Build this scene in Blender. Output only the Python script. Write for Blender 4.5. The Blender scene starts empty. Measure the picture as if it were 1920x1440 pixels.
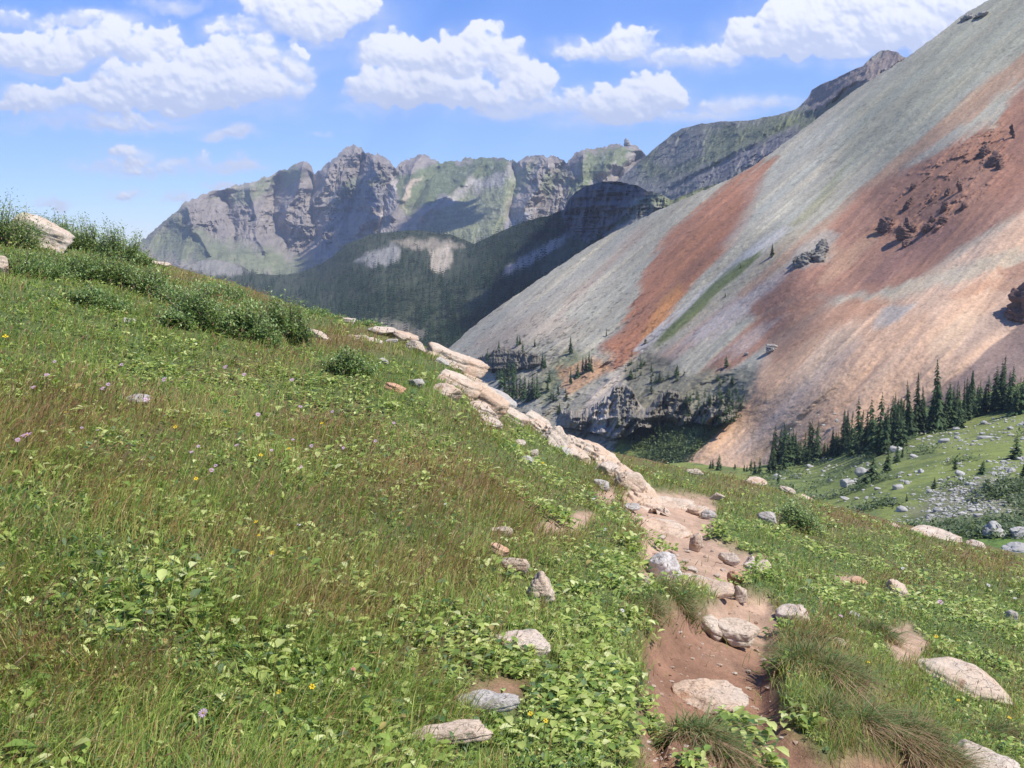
import bpy, bmesh, math, random
import numpy as np

S = bpy.context.scene
COL = S.collection
rng = np.random.default_rng(7)
random.seed(7)
R_ = math.radians

# ------------------------------------------------------------------ camera, sky, sun, exposure
F = 1900.0                       # focal length in pixels of the 1920-wide photograph
HOR = 450.0                      # row of the horizon in the photograph
PITCH = math.atan((720 - HOR) / F)
CAMZ = 1.65
cam_d = bpy.data.cameras.new('camera')
cam = bpy.data.objects.new('camera', cam_d)
COL.objects.link(cam)
cam_d.sensor_width = 36.0
cam_d.lens = 36.0 * F / 1920.0
cam_d.clip_start = 0.05
cam_d.clip_end = 60000
cam.location = (0, 0, CAMZ)
cam.rotation_euler = (math.pi / 2 - PITCH, 0, 0)
S.camera = cam

SUN_EL, SUN_AZ = 57.0, 112.0      # azimuth clockwise from the viewing direction
sl = bpy.data.lights.new('sun', 'SUN')
sl.energy = 4.6
sl.angle = R_(0.53)
sl.color = (1.0, 0.95, 0.87)
so = bpy.data.objects.new('sun', sl)
COL.objects.link(so)
SUN_DIR = np.array([math.cos(R_(SUN_EL)) * math.sin(R_(SUN_AZ)),
                    math.cos(R_(SUN_EL)) * math.cos(R_(SUN_AZ)), math.sin(R_(SUN_EL))])
import mathutils
so.rotation_euler = mathutils.Vector(SUN_DIR).to_track_quat('Z', 'Y').to_euler()
so.location = tuple(SUN_DIR * 100)

S.view_settings.view_transform = 'Standard'
S.view_settings.look = 'None'
S.view_settings.exposure = 0.52
S.view_settings.gamma = 1.0
S.render.engine = 'CYCLES'
S.cycles.use_denoising = True
S.cycles.max_bounces = 6
S.cycles.diffuse_bounces = 3
S.cycles.glossy_bounces = 2
S.cycles.transmission_bounces = 4
S.cycles.transparent_max_bounces = 8
S.cycles.volume_bounces = 0
S.cycles.caustics_reflective = False
S.cycles.caustics_refractive = False


class NT:
    """small helper around a node tree"""
    def __init__(s, tree):
        s.t = tree
        s.n = tree.nodes
        s.l = tree.links

    def put(s, sock, val):
        if isinstance(val, bpy.types.NodeSocket):
            s.l.new(val, sock)
        elif val is not None:
            if sock.type == 'RGBA' and len(val) == 3:
                val = (*val, 1)
            sock.default_value = val

    def node(s, typ, **kw):
        n = s.n.new(typ)
        for k, v in kw.items():
            setattr(n, k, v)
        return n

    def math(s, op, a, b=None, c=None, clamp=False):
        n = s.node('ShaderNodeMath', operation=op, use_clamp=clamp)
        s.put(n.inputs[0], a)
        if b is not None: s.put(n.inputs[1], b)
        if c is not None: s.put(n.inputs[2], c)
        return n.outputs[0]

    def vec(s, op, a, b=None, c=None):
        n = s.node('ShaderNodeVectorMath', operation=op)
        s.put(n.inputs[0], a)
        if b is not None: s.put(n.inputs[1], b)
        if c is not None: s.put(n.inputs[2], c)
        return n.outputs['Value'] if op in ('DOT_PRODUCT', 'LENGTH', 'DISTANCE') else n.outputs['Vector']

    def noise(s, vec, scale, detail=4, rough=0.55, dist=0.0):
        n = s.node('ShaderNodeTexNoise')
        s.put(n.inputs['Vector'], vec)
        n.inputs['Scale'].default_value = scale
        n.inputs['Detail'].default_value = detail
        n.inputs['Roughness'].default_value = rough
        n.inputs['Distortion'].default_value = dist
        return n.outputs['Fac']

    def ramp(s, fac, lo, hi, a=0.0, b=1.0, smooth=True):
        n = s.node('ShaderNodeMapRange', interpolation_type='SMOOTHSTEP' if smooth else 'LINEAR', clamp=True)
        s.put(n.inputs[0], fac)
        for i, v in enumerate((lo, hi, a, b)):
            s.put(n.inputs[i + 1], v)
        return n.outputs[0]

    def mix(s, fac, a, b, mode='MIX'):
        n = s.node('ShaderNodeMix', data_type='RGBA', blend_type=mode, clamp_factor=True)
        s.put(n.inputs[0], fac)
        s.put(n.inputs[6], a)
        s.put(n.inputs[7], b)
        return n.outputs[2]


def px2gno(u, v):
    """pixel of the photograph -> (x/y, z/y) of its world direction"""
    dx, dy = (u - 960) / F, (720 - v) / F
    cy = math.cos(PITCH) + dy * math.sin(PITCH)
    return dx / cy, (-math.sin(PITCH) + dy * math.cos(PITCH)) / cy


# cumulus clouds of the sky: centre and half size of every puff (as seen in the photograph)
PUFFS = [(60, 95, 150, 42), (200, 80, 140, 38), (305, 72, 60, 34), (455, 100, 130, 42), (575, 22, 120, 46), (470, 48, 85, 22),
         (535, 115, 50, 36), (330, 155, 170, 52), (90, 188, 110, 32), (230, 180, 190, 36), (440, 155, 130, 52), (190, 228, 170, 18),
         (320, 4, 60, 16), (100, 30, 150, 20),
         (705, 92, 58, 36), (770, 100, 90, 36), (870, 92, 80, 46), (940, 108, 62, 32), (740, 160, 110, 44), (860, 172, 150, 36),
         (930, 196, 90, 18), (660, 196, 60, 14), (1005, 155, 50, 38), (1000, 190, 120, 22),
         (1085, 84, 64, 22), (1185, 76, 76, 30), (1088, 188, 36, 26), (1170, 200, 90, 36), (1245, 172, 72, 40),
         (1200, 222, 150, 14), (1385, 194, 64, 22), (1462, 200, 66, 18), (1300, 216, 120, 14),
         (1430, 70, 90, 40), (1510, 42, 110, 52), (1580, 80, 190, 40), (1710, 50, 200, 60), (1310, 100, 110, 26), (1640, 10, 170, 50),
         (1820, 10, 140, 60),
         (238, 296, 52, 24), (215, 316, 70, 16), (300, 320, 90, 14), (432, 318, 52, 14), (384, 312, 22, 20), (428, 252, 46, 14),
         (232, 366, 32, 14), (330, 374, 26, 10), (105, 380, 36, 8), (586, 255, 16, 5), (412, 358, 32, 8)]


def hash3(ix, iy, iz, seed):
    h = (ix.astype(np.int64) * 374761393 + iy.astype(np.int64) * 668265263 + iz.astype(np.int64) * 2147483647 + seed * 974634777) & 0xFFFFFFFF
    h = ((h ^ (h >> 13)) * 1274126177) & 0xFFFFFFFF
    h = ((h ^ (h >> 16)) * 2246822519) & 0xFFFFFFFF
    h = h ^ (h >> 15)
    return (h & 0xFFFFFF) / float(0xFFFFFF)


def vnoise(p, seed=0):
    p = np.asarray(p, float)
    if p.shape[-1] == 2:
        i = np.floor(p).astype(np.int64); f = p - i; f = f * f * f * (f * (f * 6 - 15) + 10)
        z0 = np.zeros_like(i[..., 0])
        a = hash3(i[..., 0], i[..., 1], z0, seed); b = hash3(i[..., 0] + 1, i[..., 1], z0, seed)
        c = hash3(i[..., 0], i[..., 1] + 1, z0, seed); d = hash3(i[..., 0] + 1, i[..., 1] + 1, z0, seed)
        x, y = f[..., 0], f[..., 1]
        return (a * (1 - x) + b * x) * (1 - y) + (c * (1 - x) + d * x) * y
    i = np.floor(p).astype(np.int64); f = p - i; f = f * f * f * (f * (f * 6 - 15) + 10)
    o = 0
    for dx in (0, 1):
        wx = f[..., 0] if dx else 1 - f[..., 0]
        for dy in (0, 1):
            wy = f[..., 1] if dy else 1 - f[..., 1]
            for dz in (0, 1):
                wz = f[..., 2] if dz else 1 - f[..., 2]
                o = o + wx * wy * wz * hash3(i[..., 0] + dx, i[..., 1] + dy, i[..., 2] + dz, seed)
    return o


def fbm(p, octaves=4, gain=0.5, seed=0, ridged=False):
    """about -1..1 (or 0..1 when ridged)"""
    p = np.asarray(p, float)
    s, a, tot = 0, 1.0, 0
    for k in range(octaves):
        n = vnoise(p * (2.03 ** k) + 17.3 * k, seed + k) * 2 - 1
        s = s + a * ((1 - np.abs(n)) if ridged else n)
        tot += a
        a *= gain
    return s / tot


def sstep(a, b, x):
    t = np.clip((x - a) / (b - a), 0, 1)
    return t * t * (3 - 2 * t)


CX0, CX1, CZ0, CZ1 = -0.66, 0.66, -0.03, 0.31     # part of the sky (x/y, z/y) that carries the cumulus


def blur(a, k):
    for ax in (0, 1):
        for _ in range(2):
            pad = [(0, 0), (0, 0)]; pad[ax] = (k + 1, k)
            c = np.cumsum(np.pad(a, pad, 'edge'), ax)
            n = a.shape[ax]
            hi = np.take(c, np.arange(2 * k + 1, 2 * k + 1 + n), ax); lo = np.take(c, np.arange(0, n), ax)
            a = (hi - lo) / (2 * k + 1)
    return a


def cloud_image():
    """cover (red) and brightness (green) of the cumulus, grown from puffs and fractal noise"""
    g = np.random.default_rng(5)
    nx = 2048; nz = int(nx * (CZ1 - CZ0) / (CX1 - CX0))
    x = np.linspace(CX0, CX1, nx); z = np.linspace(CZ0, CZ1, nz)
    Xg, Zg = np.meshgrid(x, z)
    q = np.stack([Xg, Zg], -1)
    wx = 0.018 * fbm(q * 16, 5, 0.55, 41) + 0.007 * fbm(q * 80, 4, 0.6, 43)
    wz = 0.014 * fbm(q * 16 + 7, 5, 0.55, 42) + 0.006 * fbm(q * 80 + 3, 4, 0.6, 44)
    Xw, Zw = Xg + wx, Zg + wz
    H = np.zeros(Xg.shape)                 # bulge of the cloud towards the viewer
    B = np.zeros(Xg.shape)                 # thin soft base
    low = np.zeros(Xg.shape)               # height inside its own cloud, 0 base .. 1 top

    def put(cx, cz, rx, rz, kind, lift=0.5):
        i0, i1 = np.searchsorted(x, [cx - 1.6 * rx - .03, cx + 1.6 * rx + .03]); j0, j1 = np.searchsorted(z, [cz - 1.8 * rz - .03, cz + 1.8 * rz + .03])
        if i1 <= i0 or j1 <= j0: return
        sl = (slice(j0, j1), slice(i0, i1))
        dx, dz = (Xw[sl] - cx) / rx, (Zw[sl] - cz) / rz
        if kind == 'puff':
            h = np.sqrt(np.maximum(0, 1 - dx * dx - dz * dz)) * min(rx, rz)
            m = h > H[sl]
            H[sl] = np.where(m, h, H[sl])
            low[sl] = np.where(m, lift, low[sl])
        else:
            dz = np.where(dz < 0, dz * 1.25, dz)
            B[sl] = np.maximum(B[sl], np.exp(-1.5 * (dx ** 2 + dz ** 2) ** 1.3))

    for (u, v, ru, rv) in PUFFS:
        cx, cz = px2gno(u, v)
        rx, rz = ru / F * 1.04, rv / F * 1.10
        put(cx, cz - 0.25 * rz, rx * 1.15, rz * 1.1, 'base')
        put(cx, cz - 0.1 * rz, rx * 0.92, rz * 0.8, 'puff', 0.35)
        n = int(6 + 70 * (rx * rz) ** 0.5 / 0.05)
        for k in range(n):
            a = g.uniform(0, 2 * math.pi); d = g.uniform(0.2, 1.0) ** 0.6
            px, pz = cx + math.cos(a) * d * rx * 0.85, cz + (math.sin(a) if math.sin(a) > 0 else 0.6 * math.sin(a)) * d * rz * 0.8
            s = rz * g.uniform(0.16, 0.5) * (1.1 - 0.3 * d)
            put(px, pz, s * g.uniform(1.0, 1.5), s, 'puff', np.clip(0.5 + 0.6 * (pz - cz) / rz, 0, 1))
    H = blur(H, 1)
    H = H * (1 - 0.30 * sstep(-0.1, 0.6, fbm(q * 55, 5, 0.62, 50)))
    fine = fbm(q * 130, 4, 0.6, 47)
    wide = sstep(-0.3, 0.5, fbm(q * np.array((14, 26)), 4, 0.6, 46))
    cover = sstep(0.0, 0.0050 + 0.014 * wide * sstep(0.62, 0.3, blur(low, 4)), H + 0.0030 * fine - 0.002)
    wisp = np.clip(B * (0.78 + 1.0 * fbm(q * np.array((18, 40)), 5, 0.6, 48)), 0, 1)
    A = np.clip(np.maximum(cover * 0.96, wisp * 0.86), 0, 1)
    Hs = blur(H, 2) + 0.0026 * fine + 0.004 * fbm(q * 45, 4, 0.55, 51)
    gz, gx = np.gradient(Hs, z, x)
    nrm = np.sqrt(1 + gx ** 2 + gz ** 2)
    lam = (-gx * 0.42 - gz * 0.72 + 0.55) / nrm
    big = blur(A, 26)
    gz2, gx2 = np.gradient(big, z, x)
    lit = 0.24 + 0.60 * blur(lam, 1) + 0.46 * (blur(low, 6) - 0.42) - 0.010 * gz2 - 0.004 * gx2
    lit = np.where(cover > 0.02, lit * cover + (1 - cover) * 0.30, 0.30) + 0.08 * fbm(q * 30, 4, 0.6, 49)
    px = np.ones((nz, nx, 4), np.float32)
    px[..., 0] = A; px[..., 1] = sstep(0.0, 0.86, lit)
    img = bpy.data.images.new('cumulus', nx, nz, alpha=False, float_buffer=True)
    img.colorspace_settings.name = 'Non-Color'
    img.pixels.foreach_set(px.ravel())
    img.update()
    img.pack()
    return img


def build_world():
    w = bpy.data.worlds.new('World')
    S.world = w
    w.use_nodes = True
    t = NT(w.node_tree)
    t.n.clear()
    out = t.node('ShaderNodeOutputWorld')
    bg = t.node('ShaderNodeBackground')
    t.l.new(bg.outputs[0], out.inputs[0])
    sky = t.node('ShaderNodeTexSky', sky_type='NISHITA')
    sky.sun_disc = False
    sky.sun_elevation = R_(SUN_EL)
    sky.sun_rotation = R_(SUN_AZ)
    sky.altitude = 3500
    sky.air_density = 1.3
    sky.dust_density = 0.6
    sky.ozone_density = 2.0
    tc = t.node('ShaderNodeTexCoord')
    d = tc.outputs['Generated']
    sep = t.node('ShaderNodeSeparateXYZ')
    t.put(sep.inputs[0], d)
    y = t.math('MAXIMUM', sep.outputs[1], 0.06)
    X = t.math('DIVIDE', sep.outputs[0], y)
    Z = t.math('DIVIDE', sep.outputs[2], y)
    comb = t.node('ShaderNodeCombineXYZ')
    t.put(comb.inputs[0], t.math('MULTIPLY_ADD', X, 1 / (CX1 - CX0), -CX0 / (CX1 - CX0)))
    t.put(comb.inputs[1], t.math('MULTIPLY_ADD', Z, 1 / (CZ1 - CZ0), -CZ0 / (CZ1 - CZ0)))
    im = t.node('ShaderNodeTexImage', extension='CLIP', interpolation='Cubic')
    im.image = cloud_image()
    t.put(im.inputs[0], comb.outputs[0])
    sc_ = t.node('ShaderNodeSeparateColor')
    t.put(sc_.inputs[0], im.outputs['Color'])
    ccol = t.mix(sc_.outputs[1], (3.3, 3.6, 4.6, 1), (5.6, 5.6, 5.7, 1))
    hs = t.node('ShaderNodeHueSaturation')
    t.put(hs.inputs['Color'], sky.outputs[0])
    hs.inputs['Saturation'].default_value = 1.22
    skyc = t.vec('MULTIPLY', hs.outputs[0], (0.60, 0.69, 1.0))
    front = t.ramp(sep.outputs[1], 0.06, 0.25)
    fin = t.mix(t.math('MULTIPLY', sc_.outputs[0], front), skyc, ccol)
    t.put(bg.inputs[0], fin)
    bg.inputs[1].default_value = 0.15


build_world()

# ------------------------------------------------------------------ helpers: projection, noise, meshes
CP, SP = math.cos(PITCH), math.sin(PITCH)


def ray(u, v):
    u = np.asarray(u, float); v = np.asarray(v, float)
    dx, dy = (u - 960) / F, (720 - v) / F
    return np.stack([dx, CP + dy * SP, -SP + dy * CP], -1)


def at(u, v, r):
    """the point at horizontal distance r on the line of sight through a pixel"""
    d = ray(u, v)
    h = np.hypot(d[..., 0], d[..., 1])
    p = d * (np.asarray(r, float) / h)[..., None]
    p[..., 2] += CAMZ
    return p


def proj(P):
    x, y, z = P[..., 0], P[..., 1], P[..., 2] - CAMZ
    f = y * CP - z * SP
    f = np.where(np.abs(f) < 1e-6, 1e-6, f)
    return 960 + F * x / f, 720 - F * (y * SP + z * CP) / f


def sdf(poly, u, v):
    """signed distance to a polygon in pixels, positive inside"""
    poly = np.asarray(poly, float)
    d = np.full(np.shape(u), 1e18)
    ins = np.zeros(np.shape(u), bool)
    n = len(poly)
    for i in range(n):
        ax, ay = poly[i]; bx, by = poly[(i + 1) % n]
        ex, ey = bx - ax, by - ay
        wx, wy = u - ax, v - ay
        t = np.clip((wx * ex + wy * ey) / max(ex * ex + ey * ey, 1e-9), 0, 1)
        d = np.minimum(d, (wx - ex * t) ** 2 + (wy - ey * t) ** 2)
        if ay != by:
            c = ((ay > v) != (by > v)) & (u < ex * (v - ay) / ey + ax)
            ins ^= c
    d = np.sqrt(d)
    return np.where(ins, d, -d)


def polyd(pts, u, v):
    """distance to a polyline in pixels"""
    d = np.full(np.shape(u), 1e18)
    for (ax, ay), (bx, by) in zip(pts[:-1], pts[1:]):
        ex, ey = bx - ax, by - ay
        wx, wy = u - ax, v - ay
        t = np.clip((wx * ex + wy * ey) / max(ex * ex + ey * ey, 1e-9), 0, 1)
        d = np.minimum(d, (wx - ex * t) ** 2 + (wy - ey * t) ** 2)
    return np.sqrt(d)


def tps(ctrl, lam=1e-3):
    """thin plate spline through (u, v, value)"""
    c = np.asarray(ctrl, float)
    X = c[:, :2] / 500.0
    n = len(c)
    def U(r2):
        return np.where(r2 > 1e-12, r2 * np.log(np.maximum(r2, 1e-12)), 0)
    K = U(((X[:, None] - X[None]) ** 2).sum(-1)) + lam * np.eye(n)
    P = np.hstack([np.ones((n, 1)), X])
    A = np.vstack([np.hstack([K, P]), np.hstack([P.T, np.zeros((3, 3))])])
    w = np.linalg.solve(A, np.concatenate([c[:, 2], np.zeros(3)]))
    def f(u, v):
        q = np.stack([np.asarray(u, float), np.asarray(v, float)], -1) / 500.0
        o = w[n] + q[..., 0] * w[n + 1] + q[..., 1] * w[n + 2]
        for i in range(n):
            o = o + w[i] * U((q[..., 0] - X[i, 0]) ** 2 + (q[..., 1] - X[i, 1]) ** 2)
        return o
    return f


def raw_mesh(name, V, quads=None, tris=None, col=None, smooth=True, mats=()):
    me = bpy.data.meshes.new(name)
    V = np.ascontiguousarray(V, np.float32)
    q = np.zeros((0, 4), np.int32) if quads is None else np.asarray(quads, np.int32).reshape(-1, 4)
    t = np.zeros((0, 3), np.int32) if tris is None else np.asarray(tris, np.int32).reshape(-1, 3)
    me.vertices.add(len(V))
    me.vertices.foreach_set('co', V.ravel())
    loops = np.concatenate([q.ravel(), t.ravel()]).astype(np.int32)
    me.loops.add(len(loops))
    me.loops.foreach_set('vertex_index', loops)
    starts = np.concatenate([np.arange(len(q)) * 4, len(q) * 4 + np.arange(len(t)) * 3]).astype(np.int32)
    me.polygons.add(len(starts))
    me.polygons.foreach_set('loop_start', starts)
    me.update(calc_edges=True)
    me.polygons.foreach_set('use_smooth', np.full(len(starts), smooth, bool))
    if col is not None:
        a = me.color_attributes.new('Col', 'FLOAT_COLOR', 'POINT')
        c = np.ones((len(V), 4), np.float32)
        c[:, :3] = col
        a.data.foreach_set('color', c.ravel())
    for m in mats:
        me.materials.append(m)
    return me


def link(name, me, parent=None, loc=None):
    o = bpy.data.objects.new(name, me)
    COL.objects.link(o)
    if parent is not None:
        o.parent = parent
    if loc is not None:
        o.location = tuple(float(k) for k in loc)
    return o


def tag(o, label=None, cat=None, group=None, kind=None):
    if label: o['label'] = label
    if cat: o['category'] = cat
    if group: o['group'] = group
    if kind: o['kind'] = kind
    return o


def grid_quads(nr, nc):
    i = np.arange(nr * nc).reshape(nr, nc)
    return np.stack([i[:-1, :-1], i[1:, :-1], i[1:, 1:], i[:-1, 1:]], -1).reshape(-1, 4)


# ------------------------------------------------------------------ materials
def surf_mat(name, attr=True, base=(0.3, 0.3, 0.3), rough=0.9, grain=(), bump=(), spec=0.15, transl=0.0, tint2=None, rand=0.0):
    """Col attribute (or base) x procedural grain; grain = (scale, amount), bump = (scale, distance in m)"""
    m = bpy.data.materials.new(name)
    m.use_nodes = True
    t = NT(m.node_tree)
    t.n.clear()
    out = t.node('ShaderNodeOutputMaterial')
    bs = t.node('ShaderNodeBsdfPrincipled')
    bs.inputs['Roughness'].default_value = rough
    bs.inputs['Specular IOR Level'].default_value = spec
    tc = t.node('ShaderNodeTexCoord')
    pos = tc.outputs['Object']
    if attr:
        a = t.node('ShaderNodeAttribute', attribute_name='Col')
        c = a.outputs['Color']
    else:
        c = t.node('ShaderNodeRGB')
        c.outputs[0].default_value = (*base, 1)
        c = c.outputs[0]
    if tint2:
        col2, sc2, lo, hi = tint2
        c = t.mix(t.ramp(t.noise(pos, sc2, 5, 0.6), lo, hi), c, (*col2, 1))
    for sc, amt in grain:
        n = t.noise(pos, sc, 5, 0.65)
        k = t.ramp(n, 0.25, 0.75, 1 - amt, 1 + amt, smooth=False)
        c = t.vec('SCALE', c, None)
        t.put(c.node.inputs['Scale'], k)
    if rand:
        oi = t.node('ShaderNodeObjectInfo')
        k = t.ramp(oi.outputs['Random'], 0, 1, 1 - rand, 1 + rand, smooth=False)
        c = t.vec('SCALE', c, None)
        t.put(c.node.inputs['Scale'], k)
    t.put(bs.inputs['Base Color'], c)
    nrm = None
    for sc, dist in bump:
        b = t.node('ShaderNodeBump')
        b.inputs['Strength'].default_value = 1.0
        b.inputs['Distance'].default_value = dist
        t.put(b.inputs['Height'], t.noise(pos, sc, 6, 0.62))
        if nrm is not None:
            t.put(b.inputs['Normal'], nrm)
        nrm = b.outputs[0]
    if nrm is not None:
        t.put(bs.inputs['Normal'], nrm)
    sh = bs.outputs[0]
    if transl:
        tr = t.node('ShaderNodeBsdfTranslucent')
        t.put(tr.inputs[0], t.vec('MULTIPLY', c, (1.15, 1.15, 0.7)))
        mx = t.node('ShaderNodeMixShader')
        mx.inputs[0].default_value = transl
        t.put(mx.inputs[1], sh)
        t.put(mx.inputs[2], tr.outputs[0])
        sh = mx.outputs[0]
    t.put(out.inputs[0], sh)
    return m


def rock_mat(name, c1, c2, c3, lichen=0.35, scale=1.0):
    """weathered stone: two tones, stain patches, pale lichen, fine cracks"""
    m = bpy.data.materials.new(name)
    m.use_nodes = True
    t = NT(m.node_tree)
    t.n.clear()
    out = t.node('ShaderNodeOutputMaterial')
    bs = t.node('ShaderNodeBsdfPrincipled')
    bs.inputs['Roughness'].default_value = 0.92
    bs.inputs['Specular IOR Level'].default_value = 0.12
    g = t.node('ShaderNodeNewGeometry')
    pos = g.outputs['Position']
    n1 = t.noise(pos, 1.6 * scale, 6, 0.62, 0.4)
    c = t.mix(t.ramp(n1, 0.38, 0.62), c1, c2)
    n2 = t.noise(pos, 4.7 * scale, 7, 0.65, 0.6)
    c = t.mix(t.ramp(n2, 0.56, 0.70), c, c3)
    n3 = t.noise(pos, 14 * scale, 6, 0.7)
    c = t.mix(t.ramp(n3, 0.60, 0.72, 0, lichen), c, (0.40, 0.41, 0.36, 1))
    n4 = t.noise(pos, 45 * scale, 4, 0.7)
    k = t.ramp(n4, 0.25, 0.75, 0.78, 1.2, smooth=False)
    c = t.vec('SCALE', c)
    t.put(c.node.inputs['Scale'], k)
    st = t.vec('MULTIPLY', pos, (1.0, 1.0, 3.2))
    vo = t.node('ShaderNodeTexVoronoi', feature='DISTANCE_TO_EDGE')
    t.put(vo.inputs['Vector'], t.vec('ADD', st, t.vec('SCALE', t.node('ShaderNodeTexNoise').outputs['Color'])))
    vo.inputs['Scale'].default_value = 2.2 * scale
    crack = t.ramp(vo.outputs['Distance'], 0.0, 0.022, 0.0, 1.0)
    c = t.mix(t.math('MULTIPLY', t.math('SUBTRACT', 1.0, crack), 0.16), c, (0.16, 0.12, 0.09, 1))
    t.put(bs.inputs['Base Color'], c)
    h = t.math('ADD', t.math('MULTIPLY', n2, 0.8), t.math('MULTIPLY', n3, 0.4))
    h = t.math('ADD', h, t.math('MULTIPLY', crack, 0.25))
    b = t.node('ShaderNodeBump')
    b.inputs['Strength'].default_value = 0.8
    b.inputs['Distance'].default_value = 0.06 / scale
    t.put(b.inputs['Height'], h)
    t.put(bs.inputs['Normal'], b.outputs[0])
    t.put(out.inputs[0], bs.outputs[0])
    return m


M_HILL = surf_mat('hill_ground', grain=((9, 0.35), (60, 0.3)), bump=((12, 0.03), (70, 0.01)))
M_PATH = surf_mat('path_soil', grain=((3, 0.16), (25, 0.18), (110, 0.2)), bump=((9, 0.025), (50, 0.012), (160, 0.004)))
M_GRASS = surf_mat('grass_blades', rough=0.6, spec=0.25, transl=0.38)
M_LEAF = surf_mat('broad_leaves', rough=0.5, spec=0.35, transl=0.30)
M_NEEDLE = surf_mat('conifer_needles', rough=0.7, spec=0.2, transl=0.12, rand=0.25)
M_BARK = surf_mat('bark', attr=False, base=(0.14, 0.10, 0.075), grain=((8, 0.3),))
M_TWIG = surf_mat('twigs', attr=False, base=(0.20, 0.15, 0.10), grain=((30, 0.3),))
M_SCREE = surf_mat('scree', grain=((0.05, 0.10), (0.35, 0.14), (1.0, 0.30)), bump=((0.6, 0.22), (2.2, 0.16)))
M_FAR = surf_mat('far_rock', grain=((0.012, 0.16), (0.05, 0.22)), bump=((0.012, 14), (0.05, 5)))
M_MID = surf_mat('mid_rock', grain=((0.03, 0.14), (0.15, 0.2)), bump=((0.05, 4), (0.2, 1.2)))
M_MEADOW = surf_mat('meadow_turf', grain=((0.08, 0.22), (0.5, 0.22), (2.5, 0.25)), bump=((0.4, 0.4), (2, 0.15)))
M_PEACH = rock_mat('peach_sandstone', (0.53, 0.385, 0.265, 1), (0.56, 0.46, 0.35, 1), (0.40, 0.235, 0.14, 1), 0.4)
M_PALE = rock_mat('pale_sandstone', (0.52, 0.41, 0.30, 1), (0.57, 0.48, 0.38, 1), (0.38, 0.29, 0.21, 1), 0.3)
M_GREY = rock_mat('grey_stone', (0.40, 0.355, 0.30, 1), (0.48, 0.44, 0.385, 1), (0.27, 0.24, 0.205, 1), 0.5)
M_WHITE = rock_mat('white_stone', (0.62, 0.57, 0.51, 1), (0.68, 0.64, 0.59, 1), (0.48, 0.43, 0.38, 1), 0.3)
M_ORANGE = rock_mat('orange_stone', (0.55, 0.30, 0.17, 1), (0.60, 0.40, 0.26, 1), (0.40, 0.22, 0.13, 1), 0.2)
M_BOULDER = rock_mat('meadow_boulder', (0.36, 0.345, 0.31, 1), (0.46, 0.445, 0.41, 1), (0.27, 0.26, 0.25, 1), 0.4, 0.3)
M_CRAG = rock_mat('brown_crag', (0.17, 0.105, 0.085, 1), (0.23, 0.14, 0.105, 1), (0.13, 0.085, 0.07, 1), 0.1, 0.12)
M_DARK = rock_mat('dark_grey_crag', (0.20, 0.185, 0.16, 1), (0.27, 0.25, 0.21, 1), (0.12, 0.115, 0.10, 1), 0.3, 0.15)
M_CLIFF = rock_mat('grey_cliff', (0.30, 0.28, 0.25, 1), (0.38, 0.35, 0.31, 1), (0.19, 0.18, 0.16, 1), 0.4, 0.15)


# ------------------------------------------------------------------ far sheets of terrain
class Sheet:
    def __init__(s, name, top, bot, rfun, u0, u1, nu, nv, disp=None, color=None, mat=None, jag=0.0, back=(300, 200), pw=1.0, seed=1):
        us = np.linspace(u0, u1, nu)
        top = np.asarray(top, float); bot = np.asarray(bot, float)
        vt = np.interp(us, top[:, 0], top[:, 1])
        if jag:
            vt = vt + jag * (fbm(np.stack([us / 9.0, us * 0], -1), 4, 0.65, seed) + 0.5 * (np.abs(fbm(np.stack([us / 4.0, us * 0], -1), 2, 0.6, seed + 2)) - 0.25))
        vb = np.interp(us, bot[:, 0], bot[:, 1])
        vb = np.maximum(vb, vt + 4)
        t = np.linspace(0, 1, nv) ** pw
        U = np.repeat(us[None], nv, 0)
        V = vt[None] + (vb - vt)[None] * t[:, None]
        r = rfun(U, V)
        if disp is not None:
            r = r + disp(U, V, at(U, V, r))
        P = at(U, V, r)
        s.us, s.vt, s.vb, s.R, s.pw, s.nv = us, vt, vb, r, pw, nv
        C = color(U, V, P)
        rows, cols = [], []
        rad = P[0].copy(); rad[:, 2] = 0
        rad /= np.linalg.norm(rad, axis=1, keepdims=True)
        nb = 7
        for j in range(nb, 0, -1):
            k = j / nb
            q = P[0] + rad * back[0] * k
            q[:, 2] -= back[1] * (0.15 * k + 0.85 * k * k)
            rows.append(q); cols.append(C[0])
        Pf = np.concatenate([np.array(rows), P]); Cf = np.concatenate([np.array(cols), C])
        me = raw_mesh(name, Pf.reshape(-1, 3), grid_quads(nv + nb, nu), col=Cf.reshape(-1, 3), mats=(mat,))
        s.ob = tag(link(name, me), kind='structure')

    def at(s, u, v):
        u = np.asarray(u, float); v = np.asarray(v, float)
        fu = (u - s.us[0]) / (s.us[1] - s.us[0])
        i = np.clip(fu, 0, len(s.us) - 1.001)
        i0 = i.astype(int)
        vt = np.interp(u, s.us, s.vt); vb = np.interp(u, s.us, s.vb)
        t = np.clip((v - vt) / (vb - vt), 0, 1) ** (1 / s.pw)
        j = np.clip((t * (s.nv - 1)).round().astype(int), 0, s.nv - 1)
        w = i - i0
        return at(u, v, s.R[j, i0] * (1 - w) + s.R[j, i0 + 1] * w)


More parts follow.
